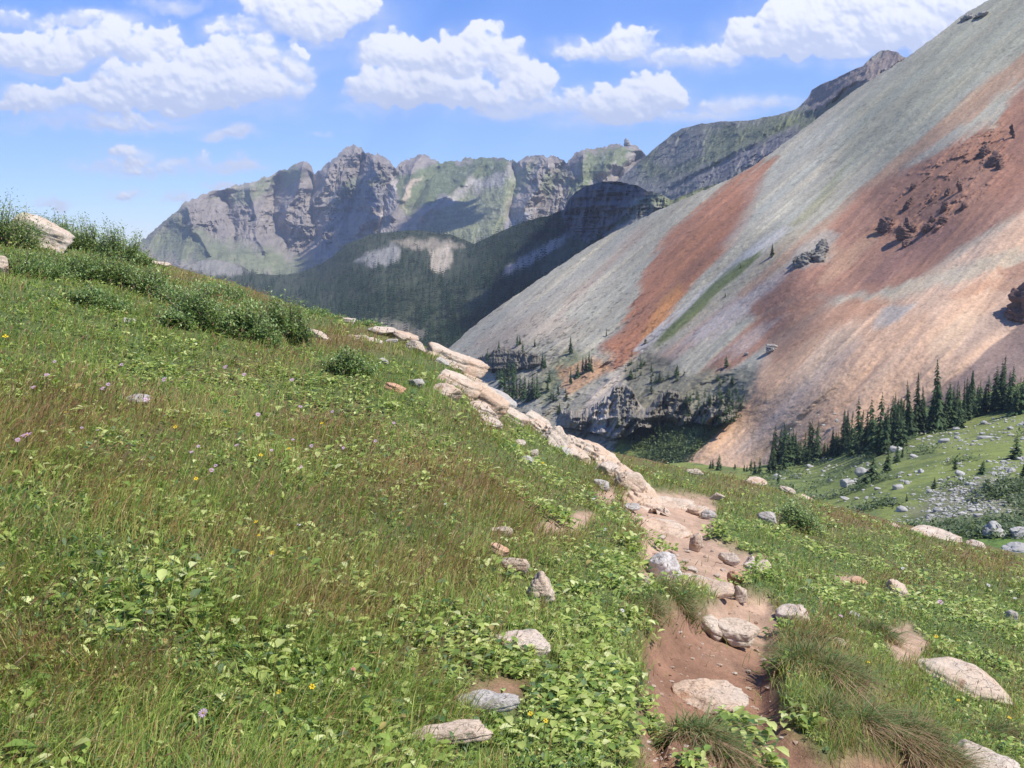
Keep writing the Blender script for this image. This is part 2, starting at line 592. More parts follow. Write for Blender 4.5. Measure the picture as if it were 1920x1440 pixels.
def zones(base, zs, U, V, seed, warp=10.0, wscale=28.0, stretch=None):
    """albedo from real colour patches: list of (polygon, colour, softness, strength)"""
    if stretch is None:
        a, b = U / wscale, V / wscale
    else:
        a, b = stretch(U, V)
    du = warp * fbm(np.stack([a, b], -1), 4, 0.55, seed)
    dv = warp * fbm(np.stack([a + 31, b + 9], -1), 4, 0.55, seed + 5)
    if stretch is not None:
        du = du + 0.6 * warp * fbm(np.stack([a * 4.2, b * 1.1], -1), 3, 0.6, seed + 11)
        dv = dv - 0.6 * warp * fbm(np.stack([a * 4.2 + 5, b * 1.1], -1), 3, 0.6, seed + 13)
    C = np.zeros(U.shape + (3,)) + np.asarray(base)
    for poly, c, soft, k in zs:
        soft = soft * (0.85 if stretch is not None else 1)
        m = sstep(-soft, soft, sdf(poly, U + du, V + dv)) * k
        C = C * (1 - m[..., None]) + np.asarray(c) * m[..., None]
    return C


# --- far range
TOP_FAR = [(150, 520), (265, 452), (280, 440), (305, 420), (320, 404), (338, 390), (342, 384), (360, 375), (400, 358), (440, 349), (470, 341),
           (500, 331), (540, 316), (556, 307), (568, 301), (577, 304), (584, 312), (589, 330), (600, 318), (620, 301), (638, 285), (650, 275),
           (664, 270), (678, 276), (686, 289), (690, 287), (700, 291), (708, 289), (722, 296), (730, 299), (738, 310), (743, 316), (752, 304),
           (765, 298), (778, 293), (786, 290), (794, 289), (803, 294), (812, 298), (825, 305), (850, 302), (880, 297), (905, 294), (940, 296),
           (970, 304), (975, 297), (985, 292), (1000, 291), (1008, 294), (1018, 290), (1030, 292), (1045, 296), (1058, 299), (1062, 304), (1075, 292),
           (1085, 283), (1100, 277), (1115, 276), (1140, 274), (1165, 271), (1190, 272), (1205, 284), (1215, 294), (1260, 300), (1400, 320)]
r_far = tps([(265, 450, 3500), (340, 388, 3500), (565, 306, 3900), (665, 276, 3900), (790, 290, 3900), (900, 296, 3700), (1100, 278, 3000), (1200, 280, 2800), (1400, 320, 2700),
             (300, 490, 3000), (450, 430, 3350), (450, 500, 2700), (560, 450, 3300), (620, 380, 3500), (650, 480, 2650), (720, 430, 2800), (800, 400, 2950), (850, 460, 2500), (950, 370, 2850), (960, 440, 2400),
             (1050, 350, 2650), (1100, 330, 2700), (560, 540, 2300), (300, 540, 2600), (1000, 480, 2200), (1200, 400, 2300), (150, 540, 2700)])
ROCKBANDS = [[(345, 385), (440, 400), (560, 360), (590, 420), (560, 480), (480, 440), (400, 445), (350, 425)],
             [(480, 440), (560, 350), (640, 390), (660, 470), (600, 480), (540, 470)], [(600, 320), (660, 275), (745, 315), (740, 400), (690, 450), (640, 400)],
             [(975, 292), (1060, 300), (1100, 345), (1070, 400), (1000, 395), (975, 365)]]


def rock_w(U, V):
    m = 0
    for p in ROCKBANDS:
        m = np.maximum(m, sstep(-25, 25, sdf(p, U, V)))
    return m


def disp_far(U, V, P):
    w = 0.30 + 0.9 * rock_w(U, V)
    x = U * 1.55
    wv = fbm(np.stack([x / 70, V / 50], -1), 3, 0.5, 31)
    wu = 26 * fbm(np.stack([x / 60 + 9, V / 40], -1), 3, 0.5, 32)
    rib = fbm(np.stack([(x + 0.35 * V + wu) / 62, V / 75 + 0.6 * wv], -1), 6, 0.62, 3, ridged=True) - 0.6
    rib2 = fbm(np.stack([(x - 0.3 * V + wu) / 24, V / 34], -1), 4, 0.62, 8, ridged=True) - 0.6
    band = fbm(np.stack([x / 130, (V + 0.2 * wu) / 11], -1), 3, 0.55, 12)
    fade = sstep(0, 14, V - np.interp(U, np.array(TOP_FAR)[:, 0], np.array(TOP_FAR)[:, 1]))
    big = fbm(np.stack([(x + 0.5 * V) / 190, V / 200], -1), 2, 0.5, 33, ridged=True) - 0.6
    sp = 0
    Uw, Vw = U + 0.5 * wu, V
    for p in FRIDGE:
        sp = sp - np.exp(-polyd(p, Uw, Vw) / 13.0)
    for p in FGULLY:
        sp = sp + np.exp(-polyd(p, Uw, Vw) / 11.0)
    rib3 = fbm(np.stack([(x + wu) / 10, V / 15], -1), 3, 0.65, 18, ridged=True) - 0.6
    return -(rib * 170 * w + rib2 * 80 * w + rib3 * 42 * w + big * 240) * (0.25 + 0.75 * fade) + band * 22 * (0.35 + w) + sp * 160 * (0.2 + 0.8 * fade)


FRIDGE = [[(342, 388), (360, 430), (385, 475)], [(470, 345), (480, 420), (500, 470)], [(572, 305), (560, 350), (535, 425)], [(665, 276), (640, 340), (612, 420), (590, 485)], [(702, 290), (692, 350), (680, 420)],
          [(790, 292), (770, 340), (742, 405)], [(905, 296), (860, 350), (800, 405)], [(1020, 292), (1010, 340), (985, 390)], [(1090, 283), (1092, 340), (1072, 390)], [(1165, 272), (1130, 320)], [(620, 300), (600, 360), (565, 430)]]
FGULLY = [[(589, 328), (585, 380), (598, 440), (560, 480)], [(420, 352), (432, 420), (440, 450)], [(745, 316), (728, 360), (712, 420), (700, 450)], [(835, 305), (800, 350), (770, 390)], [(965, 304), (975, 345), (955, 405)],
          [(1062, 303), (1040, 340), (1010, 380)], [(1205, 285), (1160, 330)], [(520, 330), (515, 400), (540, 470)], [(680, 290), (668, 350), (650, 420)]]
GR = (0.14, 0.165, 0.075)
def col_far(U, V, P):
    zs = [([(270, 455), (345, 392), (352, 425), (420, 455), (520, 470), (600, 500), (560, 530), (400, 500), (280, 480)], GR, 18, 0.75),
          ([(380, 372), (470, 342), (560, 308), (575, 335), (520, 352), (450, 378)], (0.16, 0.175, 0.09), 8, 0.8),
          ([(430, 355), (500, 333), (490, 345), (440, 362)], (0.33, 0.29, 0.23), 5, 0.8),
          ([(600, 395), (660, 340), (720, 330), (700, 350), (640, 385)], GR, 10, 0.7),
          ([(740, 330), (830, 306), (905, 295), (965, 300), (950, 325), (860, 352), (800, 385), (755, 400), (745, 370)], (0.13, 0.155, 0.065), 8, 0.95),
          ([(850, 375), (930, 340), (1000, 305), (985, 345), (960, 390), (930, 450), (870, 470), (800, 440), (790, 420)], (0.19, 0.205, 0.10), 12, 0.9),
          ([(790, 385), (900, 335), (975, 318), (960, 335), (880, 362), (830, 392)], (0.30, 0.28, 0.24), 8, 0.8),
          ([(1080, 330), (1115, 280), (1165, 275), (1195, 285), (1150, 310), (1120, 345), (1050, 380)], (0.14, 0.17, 0.075), 8, 0.85),
          ([(1000, 350), (1060, 310), (1070, 330), (1030, 370)], GR, 8, 0.7),
          ([(735, 325), (748, 318), (742, 350), (726, 395), (716, 440), (700, 445), (712, 405)], (0.45, 0.39, 0.32), 5, 0.95),
          ([(765, 345), (782, 338), (772, 372), (758, 392)], (0.46, 0.36, 0.26), 4, 0.9),
          ([(968, 365), (988, 345), (985, 380), (965, 405)], (0.48, 0.38, 0.28), 4, 0.95),
          ([(980, 390), (1010, 395), (960, 430), (930, 450)], (0.30, 0.30, 0.30), 6, 0.7),
          ([(660, 345), (735, 350), (720, 400), (690, 380)], (0.24, 0.24, 0.24), 8, 0.5)]
    C = zones((0.25, 0.215, 0.18), zs, U, V, 21, 20, 18)
    st = fbm(np.stack([(U + 0.4 * V) / 9, V / 24], -1), 4, 0.62, 55)
    lay = fbm(np.stack([U / 70, (V + 0.12 * U) / 4], -1), 3, 0.6, 66)
    k = 1 + 0.30 * st + 0.20 * lay
    sp = fbm(np.stack([U / 5, V / 4], -1), 3, 0.6, 77)
    C = C * k[..., None] + (0.10 * sstep(0.25, 0.6, sp) * sstep(780, 860, U))[..., None]
    return np.clip(C, 0.02, 0.8)


far = Sheet('far_mountains', TOP_FAR, [(150, 560), (1400, 560)], r_far, 150, 1400, 1000, 300, disp_far, col_far, M_FAR, jag=6.0, back=(900, 500))

# --- ridge behind the scree slope
TOP_R = [(1150, 345), (1195, 305), (1212, 291), (1240, 268), (1262, 250), (1280, 240), (1310, 233), (1345, 228), (1400, 226), (1460, 215), (1490, 205), (1500, 199), (1517, 180),
         (1522, 168), (1540, 158), (1560, 150), (1600, 131), (1618, 123), (1636, 105), (1650, 96), (1665, 93), (1682, 98), (1695, 106), (1760, 120), (1900, 140)]
r_rid = tps([(1150, 345, 2100), (1212, 291, 2100), (1345, 228, 1800), (1500, 200, 1450), (1560, 150, 1350), (1665, 94, 1200), (1900, 140, 1100),
             (1200, 380, 1750), (1300, 340, 1500), (1400, 300, 1300), (1500, 250, 1150), (1600, 170, 1080), (1200, 450, 1500), (1500, 400, 950), (1900, 300, 900)])


def disp_rid(U, V, P):
    d = (V - 200) + 0.55 * (U - 1400)
    rib = fbm(np.stack([(U * 1.2 + 0.6 * V) / 42, V / 80], -1), 5, 0.6, 103, ridged=True) - 0.6
    band = fbm(np.stack([U / 90, d / 9], -1), 3, 0.55, 111)
    cl = sstep(10, 0, np.abs(d - 70 - 12 * fbm(np.stack([U / 30, U * 0], -1), 3, 0.5, 9)))
    return -rib * 62 + band * 9 - cl * 22


def col_rid(U, V, P):
    zs = [([(1195, 300), (1280, 242), (1420, 228), (1500, 202), (1500, 235), (1380, 290), (1280, 330), (1210, 340)], (0.135, 0.155, 0.075), 14, 0.75),
          ([(1230, 275), (1290, 240), (1330, 240), (1320, 290), (1260, 320), (1230, 310)], (0.20, 0.19, 0.175), 12, 0.8),
          ([(1440, 245), (1540, 190), (1640, 130), (1600, 190), (1500, 265)], (0.135, 0.15, 0.075), 10, 0.75),
          ([(1515, 185), (1530, 160), (1665, 92), (1700, 110), (1620, 160), (1530, 205)], (0.25, 0.20, 0.175), 6, 0.9),
          ([(1300, 330), (1440, 262), (1500, 235), (1500, 255), (1420, 300), (1310, 345)], (0.19, 0.175, 0.17), 7, 0.9),
          ([(1380, 320), (1440, 280), (1490, 265), (1440, 310)], (0.25, 0.22, 0.21), 6, 0.8)]
    C = zones((0.19, 0.185, 0.165), zs, U, V, 121, 12, 22)
    lay = fbm(np.stack([U / 60, (V + 0.55 * U) / 6], -1), 3, 0.6, 66)
    st = fbm(np.stack([(U + 0.6 * V) / 8, V / 40], -1), 4, 0.6, 55)
    return np.clip(C * (1 + 0.18 * lay + 0.18 * st)[..., None], 0.02, 0.8)


rid = Sheet('green_ridge', TOP_R, [(1150, 470), (1500, 420), (1900, 330)], r_rid, 1150, 1900, 620, 240, disp_rid, col_rid, M_MID, jag=1.6, back=(500, 300))

# --- forested valley side with the dark dome
TOP_V = [(250, 520), (330, 512), (346, 499), (368, 491), (392, 486), (415, 488), (436, 494), (452, 497), (464, 506), (480, 513), (520, 516), (560, 512), (600, 496), (622, 482), (650, 457),
         (690, 441), (720, 436), (780, 431), (850, 441), (888, 457), (920, 442), (980, 416), (1035, 402), (1058, 392), (1068, 372), (1082, 358), (1100, 348), (1130, 340),
         (1165, 341), (1195, 348), (1212, 357), (1226, 360), (1245, 366), (1260, 376), (1290, 362), (1325, 349), (1370, 340), (1500, 330)]
r_val = tps([(250, 520, 2000), (340, 495, 1900), (460, 500, 1900), (560, 512, 1850), (650, 457, 1750), (780, 431, 1700), (888, 457, 1500), (980, 416, 1350), (1058, 392, 1150),
             (1130, 340, 1100), (1226, 360, 960), (1330, 350, 900), (1500, 330, 880), (450, 560, 1500), (560, 580, 1300), (700, 520, 1330), (700, 620, 1000), (860, 560, 1080),
             (860, 660, 860), (960, 520, 1010), (1000, 560, 850), (1060, 480, 960), (1150, 440, 930), (1110, 420, 1020), (1250, 420, 840), (1500, 420, 800), (250, 600, 1700)])
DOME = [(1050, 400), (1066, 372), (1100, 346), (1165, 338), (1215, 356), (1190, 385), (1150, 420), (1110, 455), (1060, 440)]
OUTC = [(1172, 395), (1190, 372), (1230, 360), (1255, 372), (1240, 392), (1190, 405)]


def disp_val(U, V, P):
    rib = fbm(np.stack([(U * 1.2 + 0.2 * V) / 30, V / 70], -1), 5, 0.6, 203, ridged=True) - 0.6
    m = np.maximum(sstep(-12, 12, sdf(DOME, U, V)), sstep(-8, 8, sdf(OUTC, U, V)))
    band = fbm(np.stack([U / 60, V / 8], -1), 3, 0.5, 9)
    return -rib * (26 + 55 * m) + band * (5 + 14 * m)


VAL_ROCK = [[(668, 492), (690, 472), (735, 456), (752, 470), (745, 492), (700, 502)], [(735, 452), (800, 446), (850, 452), (870, 462), (840, 470), (770, 468)],
            [(808, 470), (845, 458), (850, 490), (825, 514), (808, 505)], [(950, 500), (1000, 468), (1065, 440), (1050, 462), (990, 498), (940, 525)],
            [(335, 508), (355, 492), (395, 482), (440, 492), (470, 512), (400, 518)], [(700, 600), (760, 602), (800, 628), (780, 650), (730, 630)]]
VAL_GREEN = [[(470, 512), (560, 470), (600, 500), (560, 520)], [(1000, 520), (1040, 470), (1110, 450), (1100, 470), (1040, 510)]]


def col_val(U, V, P):
    zs = [(VAL_ROCK[0], (0.27, 0.255, 0.23), 6, 0.85), (VAL_ROCK[1], (0.36, 0.30, 0.225), 6, 0.65), (VAL_ROCK[2], (0.44, 0.37, 0.28), 6, 0.85), (VAL_ROCK[3], (0.30, 0.27, 0.25), 5, 0.9),
          (VAL_ROCK[4], (0.25, 0.235, 0.205), 7, 0.9), (VAL_ROCK[5], (0.36, 0.30, 0.25), 6, 0.35),
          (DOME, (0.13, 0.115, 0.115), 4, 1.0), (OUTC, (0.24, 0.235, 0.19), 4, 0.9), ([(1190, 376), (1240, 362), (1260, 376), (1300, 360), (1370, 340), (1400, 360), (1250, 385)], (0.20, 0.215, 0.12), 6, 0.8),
          ([(1120, 450), (1180, 408), (1260, 390), (1180, 440)], (0.27, 0.26, 0.23), 6, 0.8)]
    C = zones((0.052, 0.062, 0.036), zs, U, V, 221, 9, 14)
    st = fbm(np.stack([(U + 0.4 * V) / 7, V / 22], -1), 4, 0.6, 57)
    return np.clip(C * (1 + 0.25 * st)[..., None], 0.015, 0.8)


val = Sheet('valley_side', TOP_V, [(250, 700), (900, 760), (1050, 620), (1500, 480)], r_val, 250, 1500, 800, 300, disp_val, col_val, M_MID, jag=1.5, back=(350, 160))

# --- the big coloured scree slope
DIPX, DIPY, TAND = -0.85, -0.527, math.tan(R_(33))
P0 = at(np.array(1400.), np.array(880.), np.array(335.))


def r_plane(U, V):
    d = ray(U, V)
    h = np.hypot(d[..., 0], d[..., 1])
    d = d / h[..., None]
    den = d[..., 2] + TAND * (DIPX * d[..., 0] + DIPY * d[..., 1])
    num = (P0[2] - CAMZ) + TAND * (DIPX * P0[0] + DIPY * P0[1])
    return num / np.minimum(den, -0.05)


TOP_S = [(820, 672), (855, 641), (880, 618), (900, 601), (940, 572), (1000, 531), (1060, 491), (1110, 457), (1170, 426), (1230, 396), (1310, 361), (1370, 335), (1410, 312), (1440, 291),
         (1500, 246), (1560, 201), (1620, 157), (1668, 128), (1700, 107), (1740, 78), (1775, 52), (1800, 32), (1815, 22), (1850, 2), (1920, -38), (2000, -90), (2300, -260)]
rel = tps([(855, 641, 0.06), (1110, 457, 0.05), (1440, 291, 0.03), (1700, 107, 0), (1920, -38, 0), (2300, -260, 0), (1000, 640, 0.02), (1100, 700, 0.04), (1200, 690, 0.05), (1280, 700, 0.03),
           (1150, 800, 0.02), (1300, 420, 0.02), (1500, 480, 0.0), (1440, 640, 0.02), (1350, 740, 0.02), (1420, 720, -0.02), (1330, 840, -0.02), (1500, 700, -0.05), (1600, 620, -0.05), (1700, 560, -0.03),
           (1600, 520, 0.03), (1700, 480, 0.03), (1850, 420, 0.0), (1800, 620, -0.04), (1880, 640, 0.0), (1900, 700, -0.02), (1400, 880, 0), (1700, 780, -0.02), (1920, 740, 0), (2300, 700, 0), (1800, 250, -0.01), (1900, 300, 0.02), (1650, 250, 0.01)], 1e-3)


def fall(U, V):
    """coordinates across and along the fall lines, metres"""
    p = at(U, V, r_plane(U, V))
    q = p[..., 0] * DIPY - p[..., 1] * DIPX
    s = (p[..., 0] * DIPX + p[..., 1] * DIPY) / math.cos(R_(33))
    return q, s


CANYON = [(930, 690), (1010, 640), (1100, 655), (1170, 655), (1240, 690), (1300, 700), (1400, 690), (1420, 710), (1395, 760), (1350, 800), (1280, 850), (1180, 860), (1060, 830), (960, 770)]
CRAGZ = [[(1630, 420), (1700, 330), (1760, 300), (1880, 210), (1900, 300), (1840, 380), (1760, 430), (1690, 460)]]


def disp_scree(U, V, P):
    q, s = fall(U, V)
    rib = fbm(np.stack([q / 34, s / 190], -1), 4, 0.5, 303)
    fine = fbm(np.stack([q / 7, s / 26], -1), 4, 0.55, 313)
    grit = fbm(np.stack([q / 2.2, s / 3.2], -1), 3, 0.6, 323)
    can = sstep(-25, 15, sdf(CANYON, U, V))
    cn = fbm(np.stack([q / 16, s / 22], -1), 5, 0.6, 333, ridged=True) - 0.6
    cr = sstep(-20, 20, sdf(CRAGZ[0], U, V))
    cg = fbm(np.stack([q / 9, s / 26], -1), 5, 0.62, 343, ridged=True) - 0.62
    gul = fbm(np.stack([q / 21 + 0.3 * fbm(np.stack([q / 60, s / 60], -1), 2, 0.5, 351), s / 240], -1), 4, 0.55, 352, ridged=True) - 0.6
    return rib * 7 - gul * 4.5 - 0.7 * (fbm(np.stack([q / 8.5, s / 130], -1), 3, 0.55, 356, ridged=True) - 0.6) + fine * 1.0 + grit * 0.35 - can * cn * 9 - cr * np.maximum(cg, -0.06) * 13


def col_scree(U, V, P):
    q, s = fall(U, V)
    grey = (0.335, 0.315, 0.25)
    RED = (0.31, 0.135, 0.075)
    zs = [([(1560, 230), (1750, 75), (1850, 0), (1990, -60), (1990, 60), (1850, 140), (1700, 270), (1580, 330)], (0.285, 0.285, 0.215), 30, 0.75),
          ([(1440, 300), (1560, 210), (1600, 230), (1540, 330), (1470, 420), (1420, 420)], (0.39, 0.37, 0.30), 25, 0.7),
          ([(860, 650), (940, 580), (1060, 520), (1180, 440), (1220, 450), (1120, 560), (1000, 640), (900, 680)], (0.355, 0.33, 0.275), 20, 0.7),
          ([(880, 640), (1000, 590), (1100, 600), (1050, 650), (930, 680)], (0.34, 0.28, 0.22), 14, 0.6),
          # red streak
          ([(1455, 292), (1425, 302), (1335, 368), (1262, 428), (1215, 488), (1190, 560), (1165, 615), (1120, 655), (1110, 700), (1160, 690), (1205, 655), (1255, 590), (1305, 525), (1352, 468), (1385, 415), (1415, 350)], RED, 9, 0.92),
          ([(1425, 305), (1335, 370), (1262, 430), (1215, 490), (1190, 540), (1215, 520), (1270, 460), (1340, 400), (1400, 345)], (0.37, 0.19, 0.12), 9, 0.65),
          ([(1300, 430), (1335, 400), (1310, 460), (1270, 510), (1240, 560), (1235, 540), (1265, 480)], (0.40, 0.19, 0.10), 7, 0.45),
          ([(1235, 560), (1270, 530), (1280, 545), (1240, 610), (1210, 650), (1195, 640), (1215, 600)], (0.46, 0.225, 0.08), 9, 0.55),
          ([(1395, 330), (1440, 300), (1430, 350), (1395, 430), (1340, 500), (1350, 460), (1385, 390)], (0.36, 0.22, 0.16), 10, 0.5),
          ([(1180, 440), (1230, 410), (1200, 450), (1140, 510), (1060, 590), (1040, 600), (1110, 520)], (0.36, 0.25, 0.19), 7, 0.4),
          # grey runnel and grass strip
          ([(1490, 430), (1380, 510), (1260, 610), (1200, 665), (1190, 655), (1260, 590), (1370, 495), (1470, 420)], (0.41, 0.39, 0.36), 4, 0.9),
          ([(1425, 478), (1390, 520), (1330, 560), (1260, 625), (1225, 648), (1255, 605), (1330, 535), (1390, 490)], (0.125, 0.15, 0.06), 6, 0.95),
          ([(1440, 470), (1520, 420), (1500, 460), (1400, 530), (1290, 610), (1270, 612), (1340, 560), (1400, 520)], (0.34, 0.28, 0.19), 8, 0.55),
          ([(1560, 330), (1600, 300), (1560, 360), (1500, 420), (1440, 470), (1490, 410)], (0.19, 0.20, 0.10), 6, 0.45),
          # pink and grey bands above the canyon
          ([(1520, 480), (1600, 440), (1560, 520), (1480, 560), (1380, 600), (1290, 660), (1230, 700), (1210, 680), (1290, 620), (1420, 530)], (0.335, 0.24, 0.195), 12, 0.85),
          ([(1460, 520), (1520, 505), (1500, 540), (1400, 585), (1320, 640), (1270, 650), (1350, 590)], (0.40, 0.36, 0.33), 10, 0.7),
          ([(1500, 560), (1560, 560), (1500, 600), (1430, 660), (1360, 700), (1300, 720), (1330, 680), (1420, 600)], (0.29, 0.15, 0.10), 10, 0.9),
          ([(1440, 610), (1480, 590), (1400, 660), (1330, 700), (1330, 690), (1390, 640)], (0.38, 0.33, 0.30), 8, 0.6),
          # long orange line and the red-brown massif
          ([(1940, 90), (1940, 125), (1840, 205), (1720, 300), (1640, 380), (1560, 440), (1480, 490), (1390, 560), (1380, 552), (1470, 470), (1560, 405), (1640, 330), (1780, 215), (1860, 150)], (0.36, 0.235, 0.155), 7, 0.9),
          ([(2300, 20), (1940, 135), (1880, 195), (1820, 235), (1740, 280), (1690, 330), (1610, 360), (1560, 425), (1530, 470), (1470, 520), (1400, 575), (1420, 600), (1500, 565), (1580, 556), (1670, 545), (1730, 525), (1800, 470), (1870, 420), (1940, 380), (2300, 250)], (0.285, 0.155, 0.108), 10, 0.96),
          ([(1760, 265), (1860, 190), (1890, 170), (1870, 230), (1800, 270), (1730, 310), (1690, 320)], (0.31, 0.305, 0.25), 7, 0.85),
          ([(1490, 470), (1550, 430), (1580, 440), (1550, 490), (1510, 510), (1480, 500)], (0.30, 0.27, 0.23), 8, 0.8),
          ([(1560, 470), (1640, 430), (1650, 450), (1600, 500), (1550, 540), (1530, 540)], (0.36, 0.25, 0.17), 8, 0.5),
          ([(1640, 340), (1760, 300), (1850, 230), (1880, 260), (1780, 380), (1700, 440), (1640, 430)], (0.245, 0.135, 0.095), 16, 0.6),
          ([(1880, 260), (1940, 200), (1940, 330), (1880, 380), (1840, 360)], (0.28, 0.145, 0.10), 14, 0.7),
          ([(1660, 480), (1780, 400), (1790, 430), (1720, 490), (1650, 530), (1610, 530)], (0.24, 0.14, 0.115), 10, 0.7),
          # tan fan below
          ([(1285, 860), (1340, 790), (1398, 722), (1440, 665), (1500, 612), (1560, 578), (1680, 552), (1760, 505), (1830, 455), (1940, 375), (2300, 250), (2300, 800), (1920, 760), (1800, 760), (1500, 900), (1380, 910)], (0.50, 0.34, 0.235), 7, 0.97),
          ([(1430, 690), (1500, 625), (1560, 600), (1540, 640), (1480, 700), (1400, 790), (1340, 850), (1320, 840), (1380, 760)], (0.49, 0.315, 0.195), 14, 0.7),
          ([(1490, 580), (1620, 560), (1690, 570), (1600, 600), (1510, 640), (1450, 690), (1440, 650)], (0.36, 0.20, 0.125), 12, 0.75),
          ([(1560, 625), (1620, 600), (1610, 640), (1560, 680), (1500, 730), (1470, 750), (1510, 680)], (0.52, 0.41, 0.29), 16, 0.45),
          ([(1620, 640), (1560, 700), (1480, 780), (1400, 850), (1370, 850), (1460, 760), (1540, 680)], (0.45, 0.37, 0.31), 16, 0.4),
          ([(1650, 590), (1750, 580), (1740, 620), (1640, 700), (1560, 790), (1480, 860), (1440, 880), (1520, 780), (1600, 680)], (0.50, 0.315, 0.20), 14, 0.75),
          ([(1740, 640), (1800, 590), (1840, 590), (1800, 650), (1740, 690)], (0.50, 0.39, 0.27), 16, 0.45),
          ([(1660, 545), (1740, 520), (1830, 480), (1930, 460), (1930, 490), (1800, 520), (1740, 540), (1670, 575)], (0.38, 0.35, 0.26), 9, 0.65),
          ([(1660, 580), (1720, 570), (1690, 600), (1640, 620)], (0.36, 0.35, 0.32), 6, 0.7),
          ([(1780, 545), (1850, 520), (1930, 520), (1930, 545), (1860, 540), (1790, 560)], (0.40, 0.24, 0.155), 6, 0.7),
          ([(1870, 500), (1930, 485), (1930, 515), (1880, 520)], (0.34, 0.19, 0.125), 5, 0.7),
          ([(1830, 600), (1900, 560), (1940, 550), (1940, 590), (1880, 610), (1820, 650), (1780, 680)], (0.29, 0.225, 0.185), 12, 0.7),
          ([(1940, 570), (1885, 620), (1840, 650), (1790, 700), (1740, 745), (1700, 800), (2300, 800), (2300, 560)], (0.21, 0.155, 0.135), 6, 0.95),
          # canyon ground
          ([(930, 680), (1000, 640), (1080, 650), (1150, 660), (1130, 720), (1150, 790), (1100, 840), (960, 780)], (0.265, 0.25, 0.20), 14, 0.9),
          ([(1000, 720), (1060, 660), (1110, 660), (1060, 710), (1020, 760)], (0.11, 0.135, 0.055), 12, 0.6),
          ([(1040, 690), (1120, 670), (1150, 690), (1100, 720), (1060, 740)], (0.36, 0.20, 0.11), 8, 0.7),
          ([(1100, 740), (1160, 690), (1190, 700), (1160, 740), (1140, 800), (1090, 810)], (0.40, 0.355, 0.31), 8, 0.8),
          ([(1160, 700), (1220, 660), (1290, 700), (1350, 700), (1420, 690), (1400, 760), (1320, 800), (1200, 800)], (0.19, 0.18, 0.13), 12, 0.9),
          ([(1150, 800), (1200, 785), (1280, 795), (1360, 790), (1310, 840), (1260, 870), (1150, 860)], (0.12, 0.16, 0.045), 6, 0.95)]
    C = zones(grey, zs, U, V, 321, 13, 30, stretch=lambda a, b: (q / 14, s / 45))
    st = fbm(np.stack([q / 5.0, s / 150], -1), 5, 0.6, 355)
    st2 = fbm(np.stack([q / 1.6, s / 60], -1), 3, 0.6, 366)
    pat = fbm(np.stack([q / 30, s / 40], -1), 4, 0.6, 377)
    hue = fbm(np.stack([q / 9, s / 260], -1), 4, 0.6, 388)
    st3 = fbm(np.stack([q / 2.6 + 0.02 * s, s / 220], -1), 3, 0.6, 367)
    C = C * (1 + 0.11 * st + 0.06 * st2 + 0.12 * pat + 0.07 * st3)[..., None]
    C = C * (1 + np.stack([0.07 * hue + 0.01, 0.0 * hue, -0.06 * hue - 0.03], -1)) * 1.02
    spk = fbm(np.stack([q / 1.9, s / 2.4], -1), 2, 0.6, 399)
    clus = fbm(np.stack([q / 40, s / 50], -1), 3, 0.6, 398)
    low_ = sstep(420, 640, V) * sstep(1350, 1150, U)
    C = C * (1 - (0.22 + 0.3 * low_) * sstep(0.46 - 0.14 * low_, 0.62, spk + 0.30 * np.clip(clus, -0.4, 0.5)))[..., None]
    return np.clip(C, 0.015, 0.7)


scree = Sheet('scree_slope', TOP_S, [(820, 760), (960, 860), (1200, 930), (1300, 930), (1500, 960), (1920, 860), (2300, 820)], lambda U, V: r_plane(U, V) * (1 + rel(U, V)), 820, 2300, 960, 620,
              disp_scree, col_scree, M_SCREE, jag=2.0, back=(160, 70))

# --- valley meadow on the right
r_mea = tps([(1150, 900, 300), (1300, 885, 300), (1400, 893, 285), (1500, 885, 285), (1600, 845, 290), (1700, 800, 295), (1800, 775, 300), (1920, 745, 300), (2200, 670, 310), (1450, 935, 190), (1600, 962, 150), (1700, 992, 130),
             (1920, 1045, 100), (2200, 1090, 90), (1750, 855, 215), (1850, 880, 180), (1850, 950, 140), (1600, 1020, 115), (1400, 960, 160), (1200, 960, 200), (1920, 1100, 80), (1650, 900, 190), (1150, 980, 180), (2200, 900, 160)])
TOP_M = [(1150, 880), (1290, 868), (1330, 874), (1400, 880), (1500, 862), (1560, 838), (1620, 800), (1700, 770), (1760, 745), (1800, 730), (1850, 718), (1920, 705), (2200, 640)]


def disp_mea(U, V, P):
    return fbm(P[..., :2] / 30, 3, 0.5, 404) * 5 + fbm(P[..., :2] / 7, 4, 0.55, 414) * 1.2


def col_mea(U, V, P):
    zs = [([(1640, 830), (1800, 790), (1920, 765), (2200, 700), (2200, 790), (1900, 830), (1780, 850), (1650, 870), (1500, 890)], (0.21, 0.235, 0.075), 14, 0.7),
          ([(1640, 1040), (1720, 990), (1850, 975), (2200, 960), (2200, 1060), (1920, 1060)], (0.13, 0.21, 0.045), 8, 0.9),
          ([(1680, 970), (1760, 920), (1850, 890), (1920, 900), (1920, 975), (1830, 985)], (0.17, 0.165, 0.11), 12, 0.7),
          ([(1440, 900), (1560, 880), (1620, 890), (1540, 930), (1450, 930)], (0.15, 0.19, 0.06), 10, 0.6)]
    C = zones((0.195, 0.23, 0.065), zs, U, V, 421, 14, 25)
    sh = fbm(P[..., :2] / 6, 4, 0.6, 433)
    m = sstep(0.05, 0.35, sh)[..., None]
    C = C * (1 - 0.45 * m) + np.array((0.06, 0.09, 0.045)) * 0.45 * m
    return np.clip(C, 0.015, 0.7)


mea = Sheet('meadow', TOP_M, [(1150, 1010), (1450, 1040), (1650, 1110), (2200, 1180)], r_mea, 1150, 2200, 420, 260, disp_mea, col_mea, M_MEADOW, jag=1.0, back=(60, 40))

